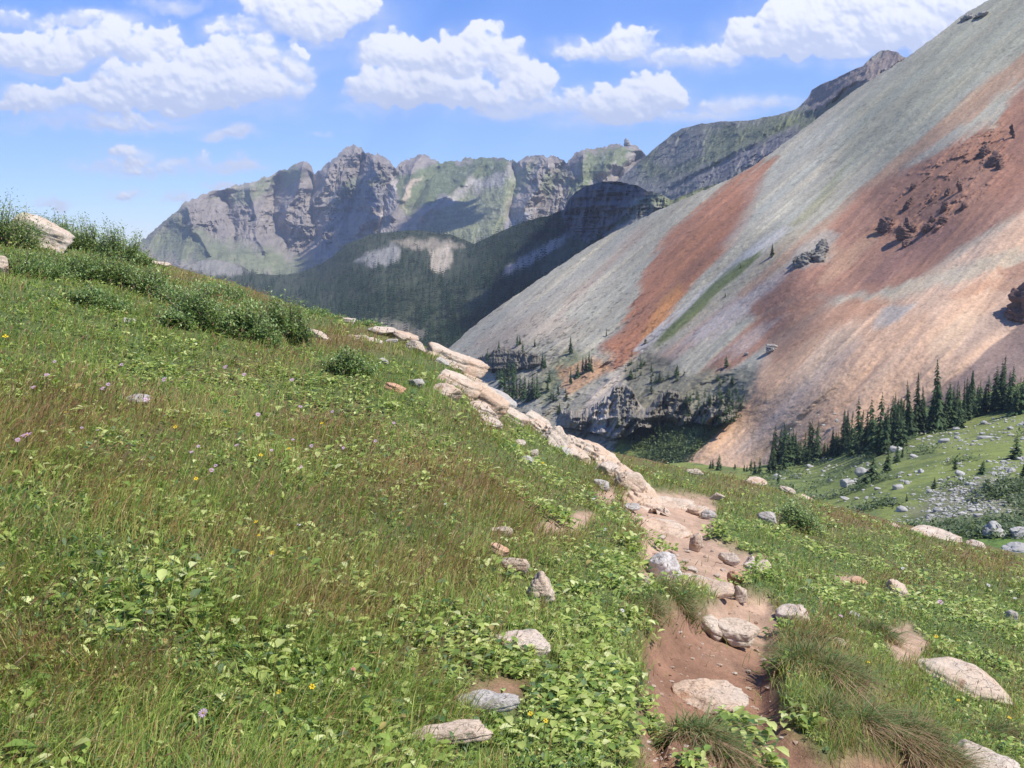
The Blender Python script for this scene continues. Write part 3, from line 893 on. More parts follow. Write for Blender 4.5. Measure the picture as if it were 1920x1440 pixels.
# --- base ground out to the horizon
n = 160
gx = np.sign(np.linspace(-1, 1, n)) * np.abs(np.linspace(-1, 1, n)) ** 2 * 7000
gX, gY = np.meshgrid(gx, gx)
gz = -330 + 60 * fbm(np.stack([gX / 900, gY / 900], -1), 4, 0.5, 501) - 60
gP = np.stack([gX, gY, gz], -1).reshape(-1, 3)
gc = np.array((0.09, 0.11, 0.05)) * (1 + 0.3 * fbm(gP[:, :2] / 200, 4, 0.6, 511))[:, None]
tag(link('ground', raw_mesh('ground', gP, grid_quads(n, n)[:, ::-1], col=gc, mats=(M_MID,))), kind='structure')

# ------------------------------------------------------------------ the near hillside
SIL = [(-300, 330), (0, 425), (60, 432), (120, 445), (200, 460), (270, 480), (340, 503), (450, 533), (560, 575), (640, 598), (700, 614), (780, 642), (850, 676), (900, 722), (950, 768), (1000, 793), (1060, 818),
       (1150, 848), (1250, 870), (1330, 886), (1400, 902), (1500, 930), (1600, 960), (1700, 989), (1800, 1017), (1920, 1044), (2300, 1140)]
DSIL = [(-300, 44), (0, 42), (270, 40), (560, 36), (700, 30), (850, 27), (950, 27), (1060, 32), (1250, 38), (1500, 42), (1920, 46), (2300, 46)]
_u = np.linspace(-300, 2300, 400)
_v = np.interp(_u, *np.array(SIL).T)
_v = np.convolve(np.pad(_v, 4, 'edge'), np.ones(9) / 9, 'valid')
_d = ray(_u, _v)
AZ = np.arctan2(_d[:, 0], _d[:, 1])
TS = _d[:, 2] / np.hypot(_d[:, 0], _d[:, 1])
DS = np.interp(_u, *np.array(DSIL).T)
R0 = DS * 0.5
CC = CAMZ / (DS ** 2 - R0 ** 2)
SS = TS + CAMZ / DS + CC * (DS - R0) ** 2 / DS
_w = np.exp(-((_u - 960) / 900) ** 2)
_A = np.stack([np.sin(AZ), np.cos(AZ)], 1) * _w[:, None]
PL = np.linalg.lstsq(_A, SS * _w, rcond=None)[0]
RES = SS - (PL[0] * np.sin(AZ) + PL[1] * np.cos(AZ))


def base_z(x, y):
    r = np.hypot(x, y)
    a = np.arctan2(x, y)
    sp = PL[0] * np.sin(a) + PL[1] * np.cos(a)
    w = sstep(4, 15, r)
    s = sp + np.interp(a, AZ, RES) * w
    r0 = np.interp(a, AZ, R0); c = np.interp(a, AZ, CC)
    return s * r - c * np.maximum(0, r - r0) ** 2


# first hit of every line of sight with the smooth hillside (lookup table)
_hu = np.arange(-528, 2520, 12.0); _hv = np.arange(360, 1640, 6.0)
_HU, _HV = np.meshgrid(_hu, _hv)
_dir = ray(_HU, _HV)
_h = np.hypot(_dir[..., 0], _dir[..., 1])
_dir = _dir / _h[..., None]
HIT = np.full(_HU.shape, np.nan)
_rs = np.exp(np.linspace(math.log(1.2), math.log(60), 240))
_prev = None
for k, r in enumerate(_rs):
    g = CAMZ + _dir[..., 2] * r - base_z(_dir[..., 0] * r, _dir[..., 1] * r)
    if k:
        m = np.isnan(HIT) & (g <= 0)
        HIT[m] = (_rs[k - 1] + (r - _rs[k - 1]) * _prev[m] / (_prev[m] - g[m] + 1e-9))
    _prev = g


def hit_r(u, v):
    fu = np.clip((np.asarray(u, float) - _hu[0]) / 12.0, 0, len(_hu) - 1.01); fv = np.clip((np.asarray(v, float) - _hv[0]) / 6.0, 0, len(_hv) - 1.01)
    i, j = fu.astype(int), fv.astype(int)
    a, b = fu - i, fv - j
    return (HIT[j, i] * (1 - a) + HIT[j, i + 1] * a) * (1 - b) + (HIT[j + 1, i] * (1 - a) + HIT[j + 1, i + 1] * a) * b


PATHPOLY = [(1185, 1460), (1205, 1400), (1205, 1330), (1215, 1250), (1208, 1190), (1235, 1160), (1320, 1138), (1345, 1112), (1300, 1090), (1205, 1104), (1203, 1060), (1205, 1020), (1215, 988), (1182, 955), (1168, 928),
            (1200, 918), (1250, 922), (1320, 930), (1345, 948), (1340, 975), (1330, 1000), (1385, 1020), (1440, 1045), (1420, 1065), (1390, 1082), (1385, 1110), (1440, 1118), (1462, 1150), (1446, 1190), (1450, 1240),
            (1462, 1300), (1485, 1350), (1545, 1395), (1640, 1412), (1740, 1430), (1760, 1470), (1740, 1640), (1240, 1640)]
BARE = [[(1060, 985), (1085, 965), (1110, 968), (1100, 990), (1070, 1002), (1030, 1008), (1010, 1000), (1030, 988)], [(880, 1305), (940, 1285), (990, 1295), (960, 1315), (900, 1318)],
        [(1560, 1075), (1600, 1080), (1610, 1095), (1580, 1098)], [(1650, 1180), (1700, 1170), (1740, 1200), (1720, 1250), (1680, 1255), (1665, 1210)], [(1120, 925), (1150, 918), (1150, 940), (1125, 945)],
        [(1640, 1370), (1720, 1350), (1780, 1362), (1720, 1385)]]
# hummocks standing up out of the worn path: pixel, radius px, height m
HUMMOCKS = [(1345, 1372, 105, 50, 0.13), (1262, 1135, 62, 22, 0.06), (1560, 1290, 95, 60, 0.07), (1690, 1390, 110, 40, 0.07), (1385, 1100, 30, 16, 0.05)]


def ground_z(x, y, full=False):
    z = base_z(x, y)
    r = np.hypot(x, y)
    P = np.stack([x, y, z], -1)
    u, v = proj(P)
    near = (y > 0.8) & (r < 40)
    q = P[..., :2]
    bump = 0.11 * fbm(q / 2.6, 3, 0.5, 601) + 0.035 * fbm(q / 0.55, 3, 0.5, 611)
    bump = bump * sstep(1.5, 7, r) + 0.22 * fbm(q / 9, 2, 0.5, 621) * sstep(14, 40, r) * (1 - sstep(60, 90, r))
    pm = np.where(near, sdf(PATHPOLY, u, v) * r / F, -9.0)        # about metres inside the path
    pm = pm + 0.05 * fbm(q / 0.3, 3, 0.5, 631)
    path = sstep(-0.10, 0.12, pm)
    dep = np.interp(r, [0, 3, 8, 14, 22], [0.24, 0.24, 0.17, 0.10, 0.04])
    bump = bump * (1 - 0.6 * path) - dep * path + path * (0.022 * fbm(q / 0.25, 4, 0.6, 641) + 0.05 * fbm(q / 0.9, 2, 0.5, 645) + 0.012 * fbm(q / 0.07, 3, 0.6, 646))
    hm = 0
    for (hu, hv, ru, rv, hh) in HUMMOCKS:
        e = ((u - hu) / ru) ** 2 + ((v - hv) / rv) ** 2
        hm = np.maximum(hm, np.where(near, hh * sstep(1.35, 0.55, e), 0))
    bump = bump + hm
    if full:
        bare = pm
        for b in BARE:
            bare = np.maximum(bare, np.where(near, sdf(b, u, v) * r / F, -9.0))
        return z + bump, path * (hm < 0.05), bare, u, v
    return z + bump


def gpt(u, v):
    """point of the ground seen at a pixel"""
    r = hit_r(u, v)
    p = at(u, v, r)
    p[..., 2] = ground_z(p[..., 0], p[..., 1])
    return p


# colour patches of the vegetation: (u, v, ru, rv) read from the photograph
RED = [(150, 775, 220, 55), (60, 840, 120, 40), (600, 800, 130, 50), (900, 935, 230, 70), (760, 890, 160, 60), (480, 1010, 180, 60), (1150, 925, 70, 40), (1240, 860, 160, 28), (1400, 915, 120, 22), (1680, 990, 160, 26),
       (1830, 1060, 160, 36), (1600, 975, 120, 22), (1000, 1010, 120, 40), (250, 905, 140, 50), (830, 1080, 180, 40), (420, 560, 120, 20), (330, 520, 80, 16), (480, 690, 130, 30), (1180, 1010, 60, 26), (650, 1160, 160, 40),
       (300, 1290, 160, 50), (820, 1250, 140, 40), (1700, 1090, 100, 26), (100, 1220, 100, 50), (1290, 1215, 80, 25), (1500, 1215, 90, 40), (1560, 600, 10, 10), (640, 640, 110, 30), (880, 800, 90, 40)]
LEAFY = [(70, 600, 150, 70), (160, 640, 120, 40), (330, 680, 180, 40), (560, 720, 160, 40), (700, 770, 150, 40), (1025, 930, 85, 55), (1150, 1000, 60, 70), (1110, 1120, 90, 60), (1120, 1210, 85, 70), (1120, 1320, 110, 80),
         (1050, 1400, 140, 70), (1390, 985, 80, 45), (1480, 1030, 110, 45), (1600, 1050, 140, 50), (1720, 1120, 150, 60), (1540, 1130, 130, 40), (1830, 1180, 130, 70), (1860, 1290, 100, 60), (1850, 1400, 90, 40), (1750, 1090, 90, 40),
         (270, 1110, 150, 70), (150, 1170, 130, 50), (450, 1340, 90, 60), (560, 1270, 130, 60), (520, 1390, 120, 50), (880, 1210, 110, 40), (360, 1330, 90, 50), (760, 1410, 100, 40), (220, 850, 90, 30), (60, 950, 70, 40),
         (980, 870, 80, 40), (820, 820, 110, 40), (1400, 1360, 85, 45), (1250, 1300, 60, 40), (1800, 1310, 90, 40), (1650, 1010, 110, 30)]


def blobs(lst, u, v, soft=1.0):
    m = np.zeros(np.shape(u))
    for (bu, bv, ru, rv) in lst:
        m = np.maximum(m, np.exp(-0.9 * (((u - bu) / ru) ** 2 + ((v - bv) / rv) ** 2)))
    return m


# --- hillside mesh, polar about the viewer, and the worn path as its own sheet
na, nr_ = 640, 520
aa = np.concatenate([np.linspace(R_(-75), R_(-31), 60, endpoint=False), np.linspace(R_(-31), R_(31), na - 120), np.linspace(R_(31), R_(75), 61)[1:]])
rr = np.concatenate([np.exp(np.linspace(math.log(0.7), math.log(60), nr_ - 60)), np.exp(np.linspace(math.log(60), math.log(330), 61))[1:]])
na = len(aa); nr_ = len(rr)
hA, hR = np.meshgrid(aa, rr)
hx, hy = np.sin(hA) * hR, np.cos(hA) * hR
hz, hpath, hbare, hu_, hv_ = ground_z(hx, hy, True)
hP = np.stack([hx, hy, hz], -1)
q2 = hP[..., :2]
red = blobs(RED, hu_, hv_) * (hy > 0.5)
soil = np.array((0.16, 0.10, 0.06)); turf = np.array((0.10, 0.13, 0.04)); rust = np.array((0.17, 0.12, 0.055))
k = (0.6 * red + 0.4 * sstep(-0.1, 0.4, fbm(q2 / 3, 3, 0.5, 651)))[..., None]
hC = turf * (1 - k) + rust * k
sm = sstep(-0.08, 0.05, hbare)[..., None]
dirt = np.array((0.27, 0.150, 0.092))
far_d = np.array((0.46, 0.315, 0.215))
pale = sstep(7.0, 9.5, hR)[..., None] * 0.85 + 0.25 * sstep(0.0, 0.5, fbm(q2 / 0.5, 4, 0.6, 661))[..., None]
dC = (dirt * (1 - pale) + far_d * pale) * (1 + 0.22 * fbm(q2 / 0.2, 4, 0.6, 671))[..., None]
hC = hC * (1 - sm) + dC * sm
hC = hC * (1 + 0.2 * fbm(q2 / 0.15, 3, 0.6, 681))[..., None]
hC = np.clip(hC, 0.01, 0.7)
Q = grid_quads(nr_, na)
isp = (hpath.reshape(-1)[Q].mean(1) > 0.5)


def sub_mesh(name, quads, mat):
    used = np.unique(quads)
    idx = np.zeros(na * nr_, np.int64); idx[used] = np.arange(len(used))
    return raw_mesh(name, hP.reshape(-1, 3)[used], idx[quads][:, ::-1], col=hC.reshape(-1, 3)[used], mats=(mat,))


tag(link('hillside', sub_mesh('hillside', Q[~isp], M_HILL)), kind='structure')
tag(link('path', sub_mesh('path', Q[isp], M_PATH)), kind='structure')

# ------------------------------------------------------------------ rocks
_bm = bmesh.new()
bmesh.ops.create_icosphere(_bm, subdivisions=5, radius=1.0)
ICO_V = np.array([v.co[:] for v in _bm.verts]); ICO_F = np.array([[v.index for v in f.verts] for f in _bm.faces])
_bm.free()
_bm = bmesh.new()
bmesh.ops.create_icosphere(_bm, subdivisions=3, radius=1.0)
ICO3_V = np.array([v.co[:] for v in _bm.verts]); ICO3_F = np.array([[v.index for v in f.verts] for f in _bm.faces])
_bm.free()
_bm = bmesh.new()
bmesh.ops.create_icosphere(_bm, subdivisions=1, radius=1.0)
ICO1_V = np.array([v.co[:] for v in _bm.verts]); ICO1_F = np.array([[v.index for v in f.verts] for f in _bm.faces])
_bm.free()


def rock_verts(dims, seed, style='block', V=ICO_V, amp=1.0):
    """a broken stone: unit sphere cut by random planes, scaled, roughened"""
    g = np.random.default_rng(seed)
    n = {'block': 11, 'slab': 9, 'round': 26, 'peak': 10, 'box': 6}[style]
    N = g.normal(size=(n, 3)); N /= np.linalg.norm(N, axis=1, keepdims=True)
    D = g.uniform(0.55, 0.85, n) if style != 'round' else g.uniform(0.8, 0.98, n)
    if style == 'slab':
        N = np.vstack([N, [(0.06, -0.1, 1), (0, 0, -1)]]); D = np.concatenate([D, [0.5, 0.6]])
    if style == 'peak':
        N = np.vstack([N, [(0.75, -0.1, 0.55), (-0.7, -0.1, 0.6), (0.1, -0.8, 0.45)]]); D = np.concatenate([D, [0.55, 0.55, 0.6]])
    if style == 'box':
        B = np.array([(1, 0.1, -0.25), (-1, 0.1, 0.1), (0.1, 1, 0), (-0.1, -1, 0.15), (0.08, -0.15, 1), (0, 0, -1), (0.7, -0.7, 0.2), (-0.6, -0.3, 0.7)])
        N = np.vstack([B / np.linalg.norm(B, axis=1, keepdims=True), N[:3]]); D = np.concatenate([[0.72, 0.75, 0.7, 0.62, 0.5, 0.6, 0.8, 0.8], D[:3] + 0.15])
    c = V @ N.T
    with np.errstate(divide='ignore'):
        t = np.where(c > 0.02, D / np.maximum(c, 0.02), 9.0)
    t = np.concatenate([t, np.full((len(V), 1), 1.0)], 1)
    kk = 48.0
    r = -np.log(np.exp(-kk * np.minimum(t, 4)).sum(1)) / kk
    P = V * r[:, None] * np.asarray(dims)
    m = float(np.mean(dims))
    off = g.uniform(0, 99, 3)
    d = 0.10 * fbm(P / (m * 0.9) + off, 4, 0.55, 3) + 0.06 * fbm(P / (m * 0.28) + off, 4, 0.6, 9)
    bed = fbm(np.stack([P[:, 2] / (m * 0.16) + off[0], P[:, 0] / (m * 2.5)], -1), 3, 0.6, 5)
    step = P[:, 2] / (m * 0.34) + 0.6 * fbm(P / (m * 1.2) + off, 2, 0.5, 15)
    fr = step - np.floor(step)
    d = d + 0.04 * bed - 0.05 * np.exp(-((fr - 0.5) / 0.09) ** 2)
    return P + V * (d * m * amp)[:, None]


ROCKS_XY = []          # x, y, half width, half depth, spin: keeps plants out of the stones


def add_rock(name, u, v, w, h, mat, label, style='block', roll=0.0, seed=None, depth=0.75, sink=0.30, group=None, lift=0.0, cat='rock', spin=None, tall=1.0, tilt=0.0, top=0.5):
    """a stone seen at pixel (u, v), w x h pixels in the photograph"""
    global _seed
    _seed += 1
    seed = seed or _seed
    vb = v + h * 0.42
    r = float(hit_r(u, vb))
    if not np.isfinite(r):
        vb = v + h * 0.9
        for _ in range(40):
            r = float(hit_r(u, vb))
            if np.isfinite(r): break
            vb += 3
    W = w * r / F; H = h * r / F * tall
    D = min(W * depth, max(0.9 * h * r / F / max(0.06, 1.5 / r), W * 0.22))
    P = at(np.array(float(u)), np.array(float(vb)), r)
    dirx, diry = P[0] / r, P[1] / r
    cx, cy = P[0] + dirx * D * 0.33, P[1] + diry * D * 0.33
    cz = float(ground_z(np.array(cx), np.array(cy)))
    # the centre goes where the photograph shows it on the line of sight, resting in the ground
    zc = CAMZ + ray(np.array(float(u)), np.array(float(v)))[2] / np.hypot(*ray(np.array(float(u)), np.array(float(v)))[:2]) * math.hypot(cx, cy)
    zc = min(max(zc, cz - H * sink), cz + H * top) + lift - 0.07 * H
    dims = (W * 0.60, D * 0.60, H * (0.66 if style != 'slab' else 0.85))
    V = rock_verts(dims, seed, style)
    o = link(name, raw_mesh(name, V, tris=ICO_F, mats=(mat,)), loc=(cx, cy, zc))
    sp = spin if spin is not None else random.uniform(-0.25, 0.25)
    o.rotation_euler = (tilt, R_(roll), sp - math.atan2(cx, cy))
    tag(o, label, cat, group, 'thing')
    ROCKS_XY.append((cx, cy, W * 0.5, D * 0.5, sp - math.atan2(cx, cy)))
    return o


_seed = 100
RK = 'rock'
ROCKS = [
    # name, u, v, w, h, material, style, roll (deg, + falls to the right), label
    ('boulder', 80, 437, 104, 70, M_PALE, 'box', 22, 'big pale tilted boulder among willows at the top left skyline'),
    (RK, 2, 500, 30, 34, M_PEACH, 'block', 0, 'tan rock cut by the left photo edge below the willows'),
    (RK, 262, 745, 44, 17, M_GREY, 'slab', 4, 'low grey lichened rock in red grass on the left meadow'),
    (RK, 244, 601, 22, 11, M_GREY, 'slab', 6, 'little grey rock below the dark willows on the left'),
    (RK, 296, 487, 38, 10, M_PALE, 'slab', 6, 'thin flat rock on the skyline right of the tallest willows'),
    (RK, 600, 632, 50, 20, M_PALE, 'slab', 24, 'long slanting pale rock just right of the willow thicket'),
    (RK, 656, 592, 25, 12, M_PALE, 'slab', 4, 'small pale rock alone on the crest above the ledge'),
    ('rock_slab', 722, 606, 66, 17, M_PALE, 'slab', 8, 'flat pale slab on the crest at the upper end of the ledge'),
    ('rock_slab', 760, 619, 44, 17, M_PEACH, 'slab', 16, 'undercut slab on the crest with dark shade beneath it'),
    (RK, 756, 628, 20, 10, M_PALE, 'round', 0, 'small rounded rock tucked under the undercut crest slab'),
    (RK, 672, 634, 36, 17, M_PALE, 'block', 10, 'white lichened rock, left of a pair in the upper grass'),
    (RK, 702, 642, 32, 15, M_PALE, 'block', 14, 'white lichened rock, right of a pair in the upper grass'),
    (RK, 732, 638, 28, 12, M_GREY, 'slab', -12, 'grey rock slanting up between the white pair and ledge'),
    (RK, 778, 652, 36, 24, M_PALE, 'block', 18, 'greenish grey rock against the upper left of the ledge'),
    (RK, 717, 678, 20, 14, M_GREY, 'block', 20, 'small grey rock in brown grass left of the ledge'),
    (RK, 782, 720, 30, 20, M_GREY, 'block', 22, 'grey rock in grass between the orange rock and ledge'),
    (RK, 742, 729, 42, 18, M_ORANGE, 'slab', 18, 'orange rock alone in the green grass left of the ledge'),
    ('outcrop_block', 850, 664, 128, 54, M_PEACH, 'box', 20, 'broad bedrock block forming the top of the ledge'),
    ('outcrop_block', 906, 702, 88, 74, M_PEACH, 'box', 30, 'peach bedrock block on the outer corner of the ledge'),
    ('outcrop_block', 858, 708, 92, 50, M_PEACH, 'box', 22, 'lichened bedrock block in the middle of the ledge'),
    ('outcrop_block', 930, 738, 66, 44, M_PEACH, 'box', 34, 'steep peach block at the right foot of the upper ledge'),
    ('outcrop_block', 836, 732, 62, 26, M_PEACH, 'block', 10, 'low pinkish block at the left foot of the ledge'),
    ('rock_slab', 922, 747, 88, 30, M_GREY, 'slab', 20, 'grey tilted slab with a black gap beneath it on the ledge'),
    ('outcrop_block', 903, 762, 58, 26, M_PALE, 'slab', 24, 'smooth pale block right under the tilted grey slab'),
    ('outcrop_block', 962, 779, 56, 36, M_PEACH, 'box', 24, 'rounded tan block below the tilted slab with grass at its foot'),
    (RK, 918, 791, 46, 20, M_PALE, 'slab', 24, 'whitish rock in the grass below the tilted slab'),
    ('outcrop_block', 1004, 783, 58, 36, M_PALE, 'box', 30, 'pale block of the ledge stepping down behind the tan one'),
    ('outcrop_block', 1036, 816, 64, 52, M_PALE, 'block', 42, 'steep smooth block halfway down the ledge'),
    ('outcrop_block', 1078, 848, 56, 28, M_PEACH, 'slab', 26, 'flat peach block joining the two halves of the ledge'),
    (RK, 973, 826, 22, 13, M_PALE, 'block', 0, 'small whitish rock in the grass beside the lower ledge'),
    (RK, 1001, 848, 18, 20, M_PALE, 'block', 10, 'upright whitish rock in the grass left of the lower ledge'),
    (RK, 984, 864, 30, 18, M_GREY, 'block', 10, 'grey stony patch in the grass left of the lower ledge'),
    ('outcrop_block', 1118, 842, 96, 26, M_PEACH, 'slab', 26, 'long slanting bedrock slab on the lower ledge skyline'),
    ('outcrop_block', 1138, 876, 64, 36, M_PALE, 'block', 22, 'grey white block in the middle of the lower ledge'),
    (RK, 1129, 907, 30, 22, M_GREY, 'block', 16, 'dark grey rock on bare soil left of the lower ledge'),
    ('outcrop_block', 1182, 902, 58, 44, M_PEACH, 'block', 38, 'peach bedrock step where the ledge meets the trail'),
    (RK, 1183, 942, 30, 12, M_GREY, 'slab', -6, 'thin grey slab at the left top edge of the trail'),
    ('trail_slab', 1232, 962, 112, 34, M_PEACH, 'slab', 10, 'wide flat bedrock slab across the top of the trail'),
    ('trail_slab', 1258, 935, 92, 22, M_PEACH, 'slab', 6, 'cracked bedrock shelf at the head of the trail'),
    (RK, 1308, 951, 36, 18, M_PEACH, 'slab', -8, 'tan flat rock on the right of the trail head shelf'),
    (RK, 1328, 959, 26, 17, M_GREY, 'round', 0, 'grey rounded rock at the right rim of the trail head'),
    (RK, 1344, 932, 30, 16, M_PALE, 'block', -14, 'pale rock in leaves above the right rim of the trail head'),
    ('trail_slab', 1292, 1080, 150, 28, M_PEACH, 'slab', -4, 'pale bedrock step across the trail below the white boulder'),
    ('trail_slab', 1262, 972, 70, 20, M_PEACH, 'slab', 8, 'smaller bedrock slab below the wide one at the trail head'),
    (RK, 1303, 998, 26, 36, M_PEACH, 'block', 6, 'upright tan stone standing in the middle of the trail'),
    ('boulder', 1246, 1042, 54, 58, M_WHITE, 'round', -16, 'egg shaped white boulder on the left side of the trail'),
    (RK, 1239, 988, 18, 9, M_PALE, 'slab', 0, 'small pale flat stone in the soil above the white boulder'),
    (RK, 1300, 1051, 24, 9, M_PALE, 'slab', 0, 'small pale flat stone in the soil right of the white boulder'),
    (RK, 1286, 1036, 13, 6, M_PALE, 'slab', 0, 'tiny pale stone in the trail soil behind the flat one'),
    (RK, 1216, 1094, 26, 20, M_PALE, 'slab', 30, 'pale stone at the left trail edge below the white boulder'),
    (RK, 1248, 1092, 24, 17, M_PEACH, 'block', 0, 'peach stone right of the pale stone below the white boulder'),
    (RK, 1368, 1032, 38, 28, M_PALE, 'block', -8, 'angular stone on the right bank beside the white boulder'),
    (RK, 1409, 1037, 24, 26, M_PALE, 'peak', 0, 'pointed pale stone behind a flat one on the right bank'),
    (RK, 1421, 1053, 54, 17, M_PALE, 'slab', -8, 'flat pale stone in front of the pointed one on the right bank'),
    (RK, 1381, 1085, 40, 24, M_ORANGE, 'block', 18, 'reddish stone with leaves beside it on the right trail bank'),
    (RK, 1388, 1104, 28, 30, M_PALE, 'block', -10, 'pale stone below the reddish one on the right trail bank'),
    ('rock_slab', 1342, 1147, 58, 36, M_PALE, 'slab', 24, 'pale slab, upper of the broken pair lying in the trail'),
    ('rock_slab', 1384, 1163, 80, 34, M_PALE, 'slab', 8, 'undercut pale slab over a black hollow in the trail'),
    ('rock_slab', 1333, 1254, 132, 34, M_PEACH, 'slab', 6, 'long pale stone across the trail behind the grassy island'),
    (RK, 1487, 1150, 58, 30, M_PALE, 'slab', -12, 'pale wedge of stone on the right bank behind the big tuft'),
    (RK, 965, 1072, 50, 27, M_PEACH, 'block', 4, 'rounded peach rock in grass above the pointed rock'),
    (RK, 1013, 1118, 56, 52, M_PEACH, 'peak', 0, 'pointed peach rock standing in the grass left of the trail'),
    (RK, 937, 1046, 40, 18, M_ORANGE, 'slab', 18, 'reddish flat rock behind the rounded peach rock'),
    (RK, 940, 1008, 40, 16, M_PALE, 'block', -2, 'squarish pale rock highest in the row left of the trail'),
    (RK, 986, 1222, 112, 30, M_PALE, 'slab', 14, 'long slanting pale rock in leaves left of the trail'),
    (RK, 912, 1333, 120, 26, M_GREY, 'slab', -3, 'long low grey rock half hidden by grass near the bottom'),
    (RK, 845, 1398, 180, 26, M_PALE, 'slab', 0, 'wide flat rock nearly buried in grass at the bottom'),
    (RK, 1806, 1276, 150, 52, M_PEACH, 'round', 18, 'big curved tan rock in leaves at the lower right'),
    (RK, 1685, 1105, 44, 22, M_PEACH, 'slab', 18, 'reddish tan rock in bright leaves on the right slope'),
    (RK, 1608, 1089, 30, 12, M_ORANGE, 'slab', 6, 'small rusty rock on bare soil on the right slope'),
    (RK, 1568, 1208, 48, 22, M_PALE, 'slab', 6, 'pale rock behind the top of the biggest tuft'),
    (RK, 1604, 1155, 24, 14, M_GREY, 'slab', 14, 'small grey rock in leaves above the lone green tuft'),
    (RK, 1894, 1157, 26, 22, M_GREY, 'block', 10, 'grey rock in leaves close to the right photo edge'),
    ('rock_slab', 1836, 1432, 124, 44, M_PALE, 'slab', 4, 'smooth pale slab in the bottom right corner'),
    (RK, 1790, 1410, 44, 26, M_PEACH, 'block', 0, 'pinkish rock touching the left of the bottom right slab'),
    (RK, 1212, 1438, 56, 18, M_PEACH, 'slab', 6, 'flat tan stone at the bottom left corner of the trail'),
    (RK, 1757, 997, 70, 18, M_PALE, 'slab', 8, 'long pale rock on the right skyline above the meadow'),
    (RK, 1719, 998, 30, 13, M_PEACH, 'slab', 8, 'tan rock left of the long one on the right skyline'),
    (RK, 1828, 1013, 34, 17, M_PALE, 'round', 8, 'rounded pale rock furthest right on the grassy skyline'),
    (RK, 1678, 987, 20, 9, M_PEACH, 'slab', 10, 'small tan rock on the skyline left of the long pale one'),
    (RK, 1414, 899, 40, 11, M_PEACH, 'slab', 8, 'thin tan slab on the skyline beneath the first dark trees'),
    (RK, 1474, 918, 28, 14, M_PALE, 'block', 14, 'pale rock on the skyline right of the thin tan slab'),
    (RK, 1510, 935, 30, 9, M_PEACH, 'slab', 14, 'narrow rock on the skyline above the small willow bush'),
    (RK, 1441, 970, 36, 26, M_GREY, 'block', 20, 'grey rock between the trail leaves and small willow bush'),
    (RK, 1303, 885, 30, 14, M_PALE, 'block', 0, 'lone pale rock in brown grass above the trail head'),
]
for (nm, u, v, w, h, mt, st, roll, lab) in ROCKS:
    kw = {}
    if 'undercut' in lab or 'black gap' in lab:
        kw = dict(lift=0.05, sink=0.0)
    if nm == 'outcrop_block':
        kw = dict(depth=0.9, sink=0.6, top=0.15, tall=1.1)
    if nm == 'trail_slab':
        kw = dict(depth=1.1, sink=0.6, top=0.0, tall=0.8)
    if st == 'slab':
        kw.setdefault('depth', 0.95)
    if u < 1060 and v > 980:
        kw.update(lift=0.05, tall=1.25)
    add_rock(nm, u, v, w, h, mt, lab, style=st, roll=roll, group='stones of the slope and trail', cat='boulder' if nm == 'boulder' else 'rock', **kw)

_lu = np.array([820, 850, 880, 905, 930, 960, 1000, 1040, 1080, 1120, 1160, 1190]); _lv = np.array([655, 672, 692, 712, 745, 772, 790, 822, 846, 862, 886, 912])
for k in range(34):
    a = random.uniform(0, 11)
    u = float(np.interp(a, range(12), _lu)); v = float(np.interp(a, range(12), _lv)) + random.uniform(-14, 24 if u < 960 else 12)
    add_rock('ledge_fragment', u + random.uniform(-10, 10), v, random.uniform(16, 40), random.uniform(10, 24), random.choice([M_PALE, M_PEACH, M_PEACH, M_GREY]), 'angular broken fragment lying on the bedrock ledge', random.choice(['box', 'block', 'slab']), roll=random.uniform(5, 35), sink=0.3,
             top=0.35, group='broken fragments on the ledge', depth=0.85)

# small loose stones, indistinguishable bits: one shared label
pebbles = [(1262, 1196), (1290, 1226), (1378, 1220), (1404, 1262), (1350, 1228), (1316, 1070), (1356, 1048), (1270, 1070), (1292, 1075), (1336, 1012), (1316, 1004), (1270, 1022), (1438, 1340), (1462, 1362), (1500, 1392), (1540, 1412), (1268, 1008), (1322, 1022), (1345, 1060), (1232, 1066), (1310, 1078), (1275, 1160), (1420, 1180), (1432, 1206), (1405, 1222), (1260, 1215), (1300, 1190), (1440, 1262), (1420, 1300), (1390, 1282), (1225, 1232), (1330, 1098),
           (1250, 1005), (1290, 1012), (1340, 990), (1520, 1425), (1480, 1400), (1560, 1430), (1225, 1415), (1405, 1245), (1350, 1205)]
for (u, v) in pebbles:
    add_rock('pebble', u, v, random.uniform(6, 13), random.uniform(4, 7), random.choice([M_PALE, M_PEACH, M_PALE]), 'tiny loose stone scattered in the trail soil', 'block', group='loose pebbles on the trail', cat='stone')

# --- the bedrock ledge the blocks sit on: one strip of stone along the crest of the slope
LEDGE = np.array([(690, 604, 8, .06), (730, 610, 14, .12), (775, 626, 16, .14), (815, 650, 30, .28), (860, 680, 50, .50), (905, 716, 54, .55), (945, 755, 40, .42), (990, 786, 28, .30), (1040, 818, 26, .26),
                  (1085, 846, 24, .20), (1140, 868, 30, .22), (1182, 902, 28, .20), (1215, 935, 34, .10), (1250, 955, 40, .05)], float)
LEDGE_P = gpt(LEDGE[:, 0], LEDGE[:, 1] + 6)


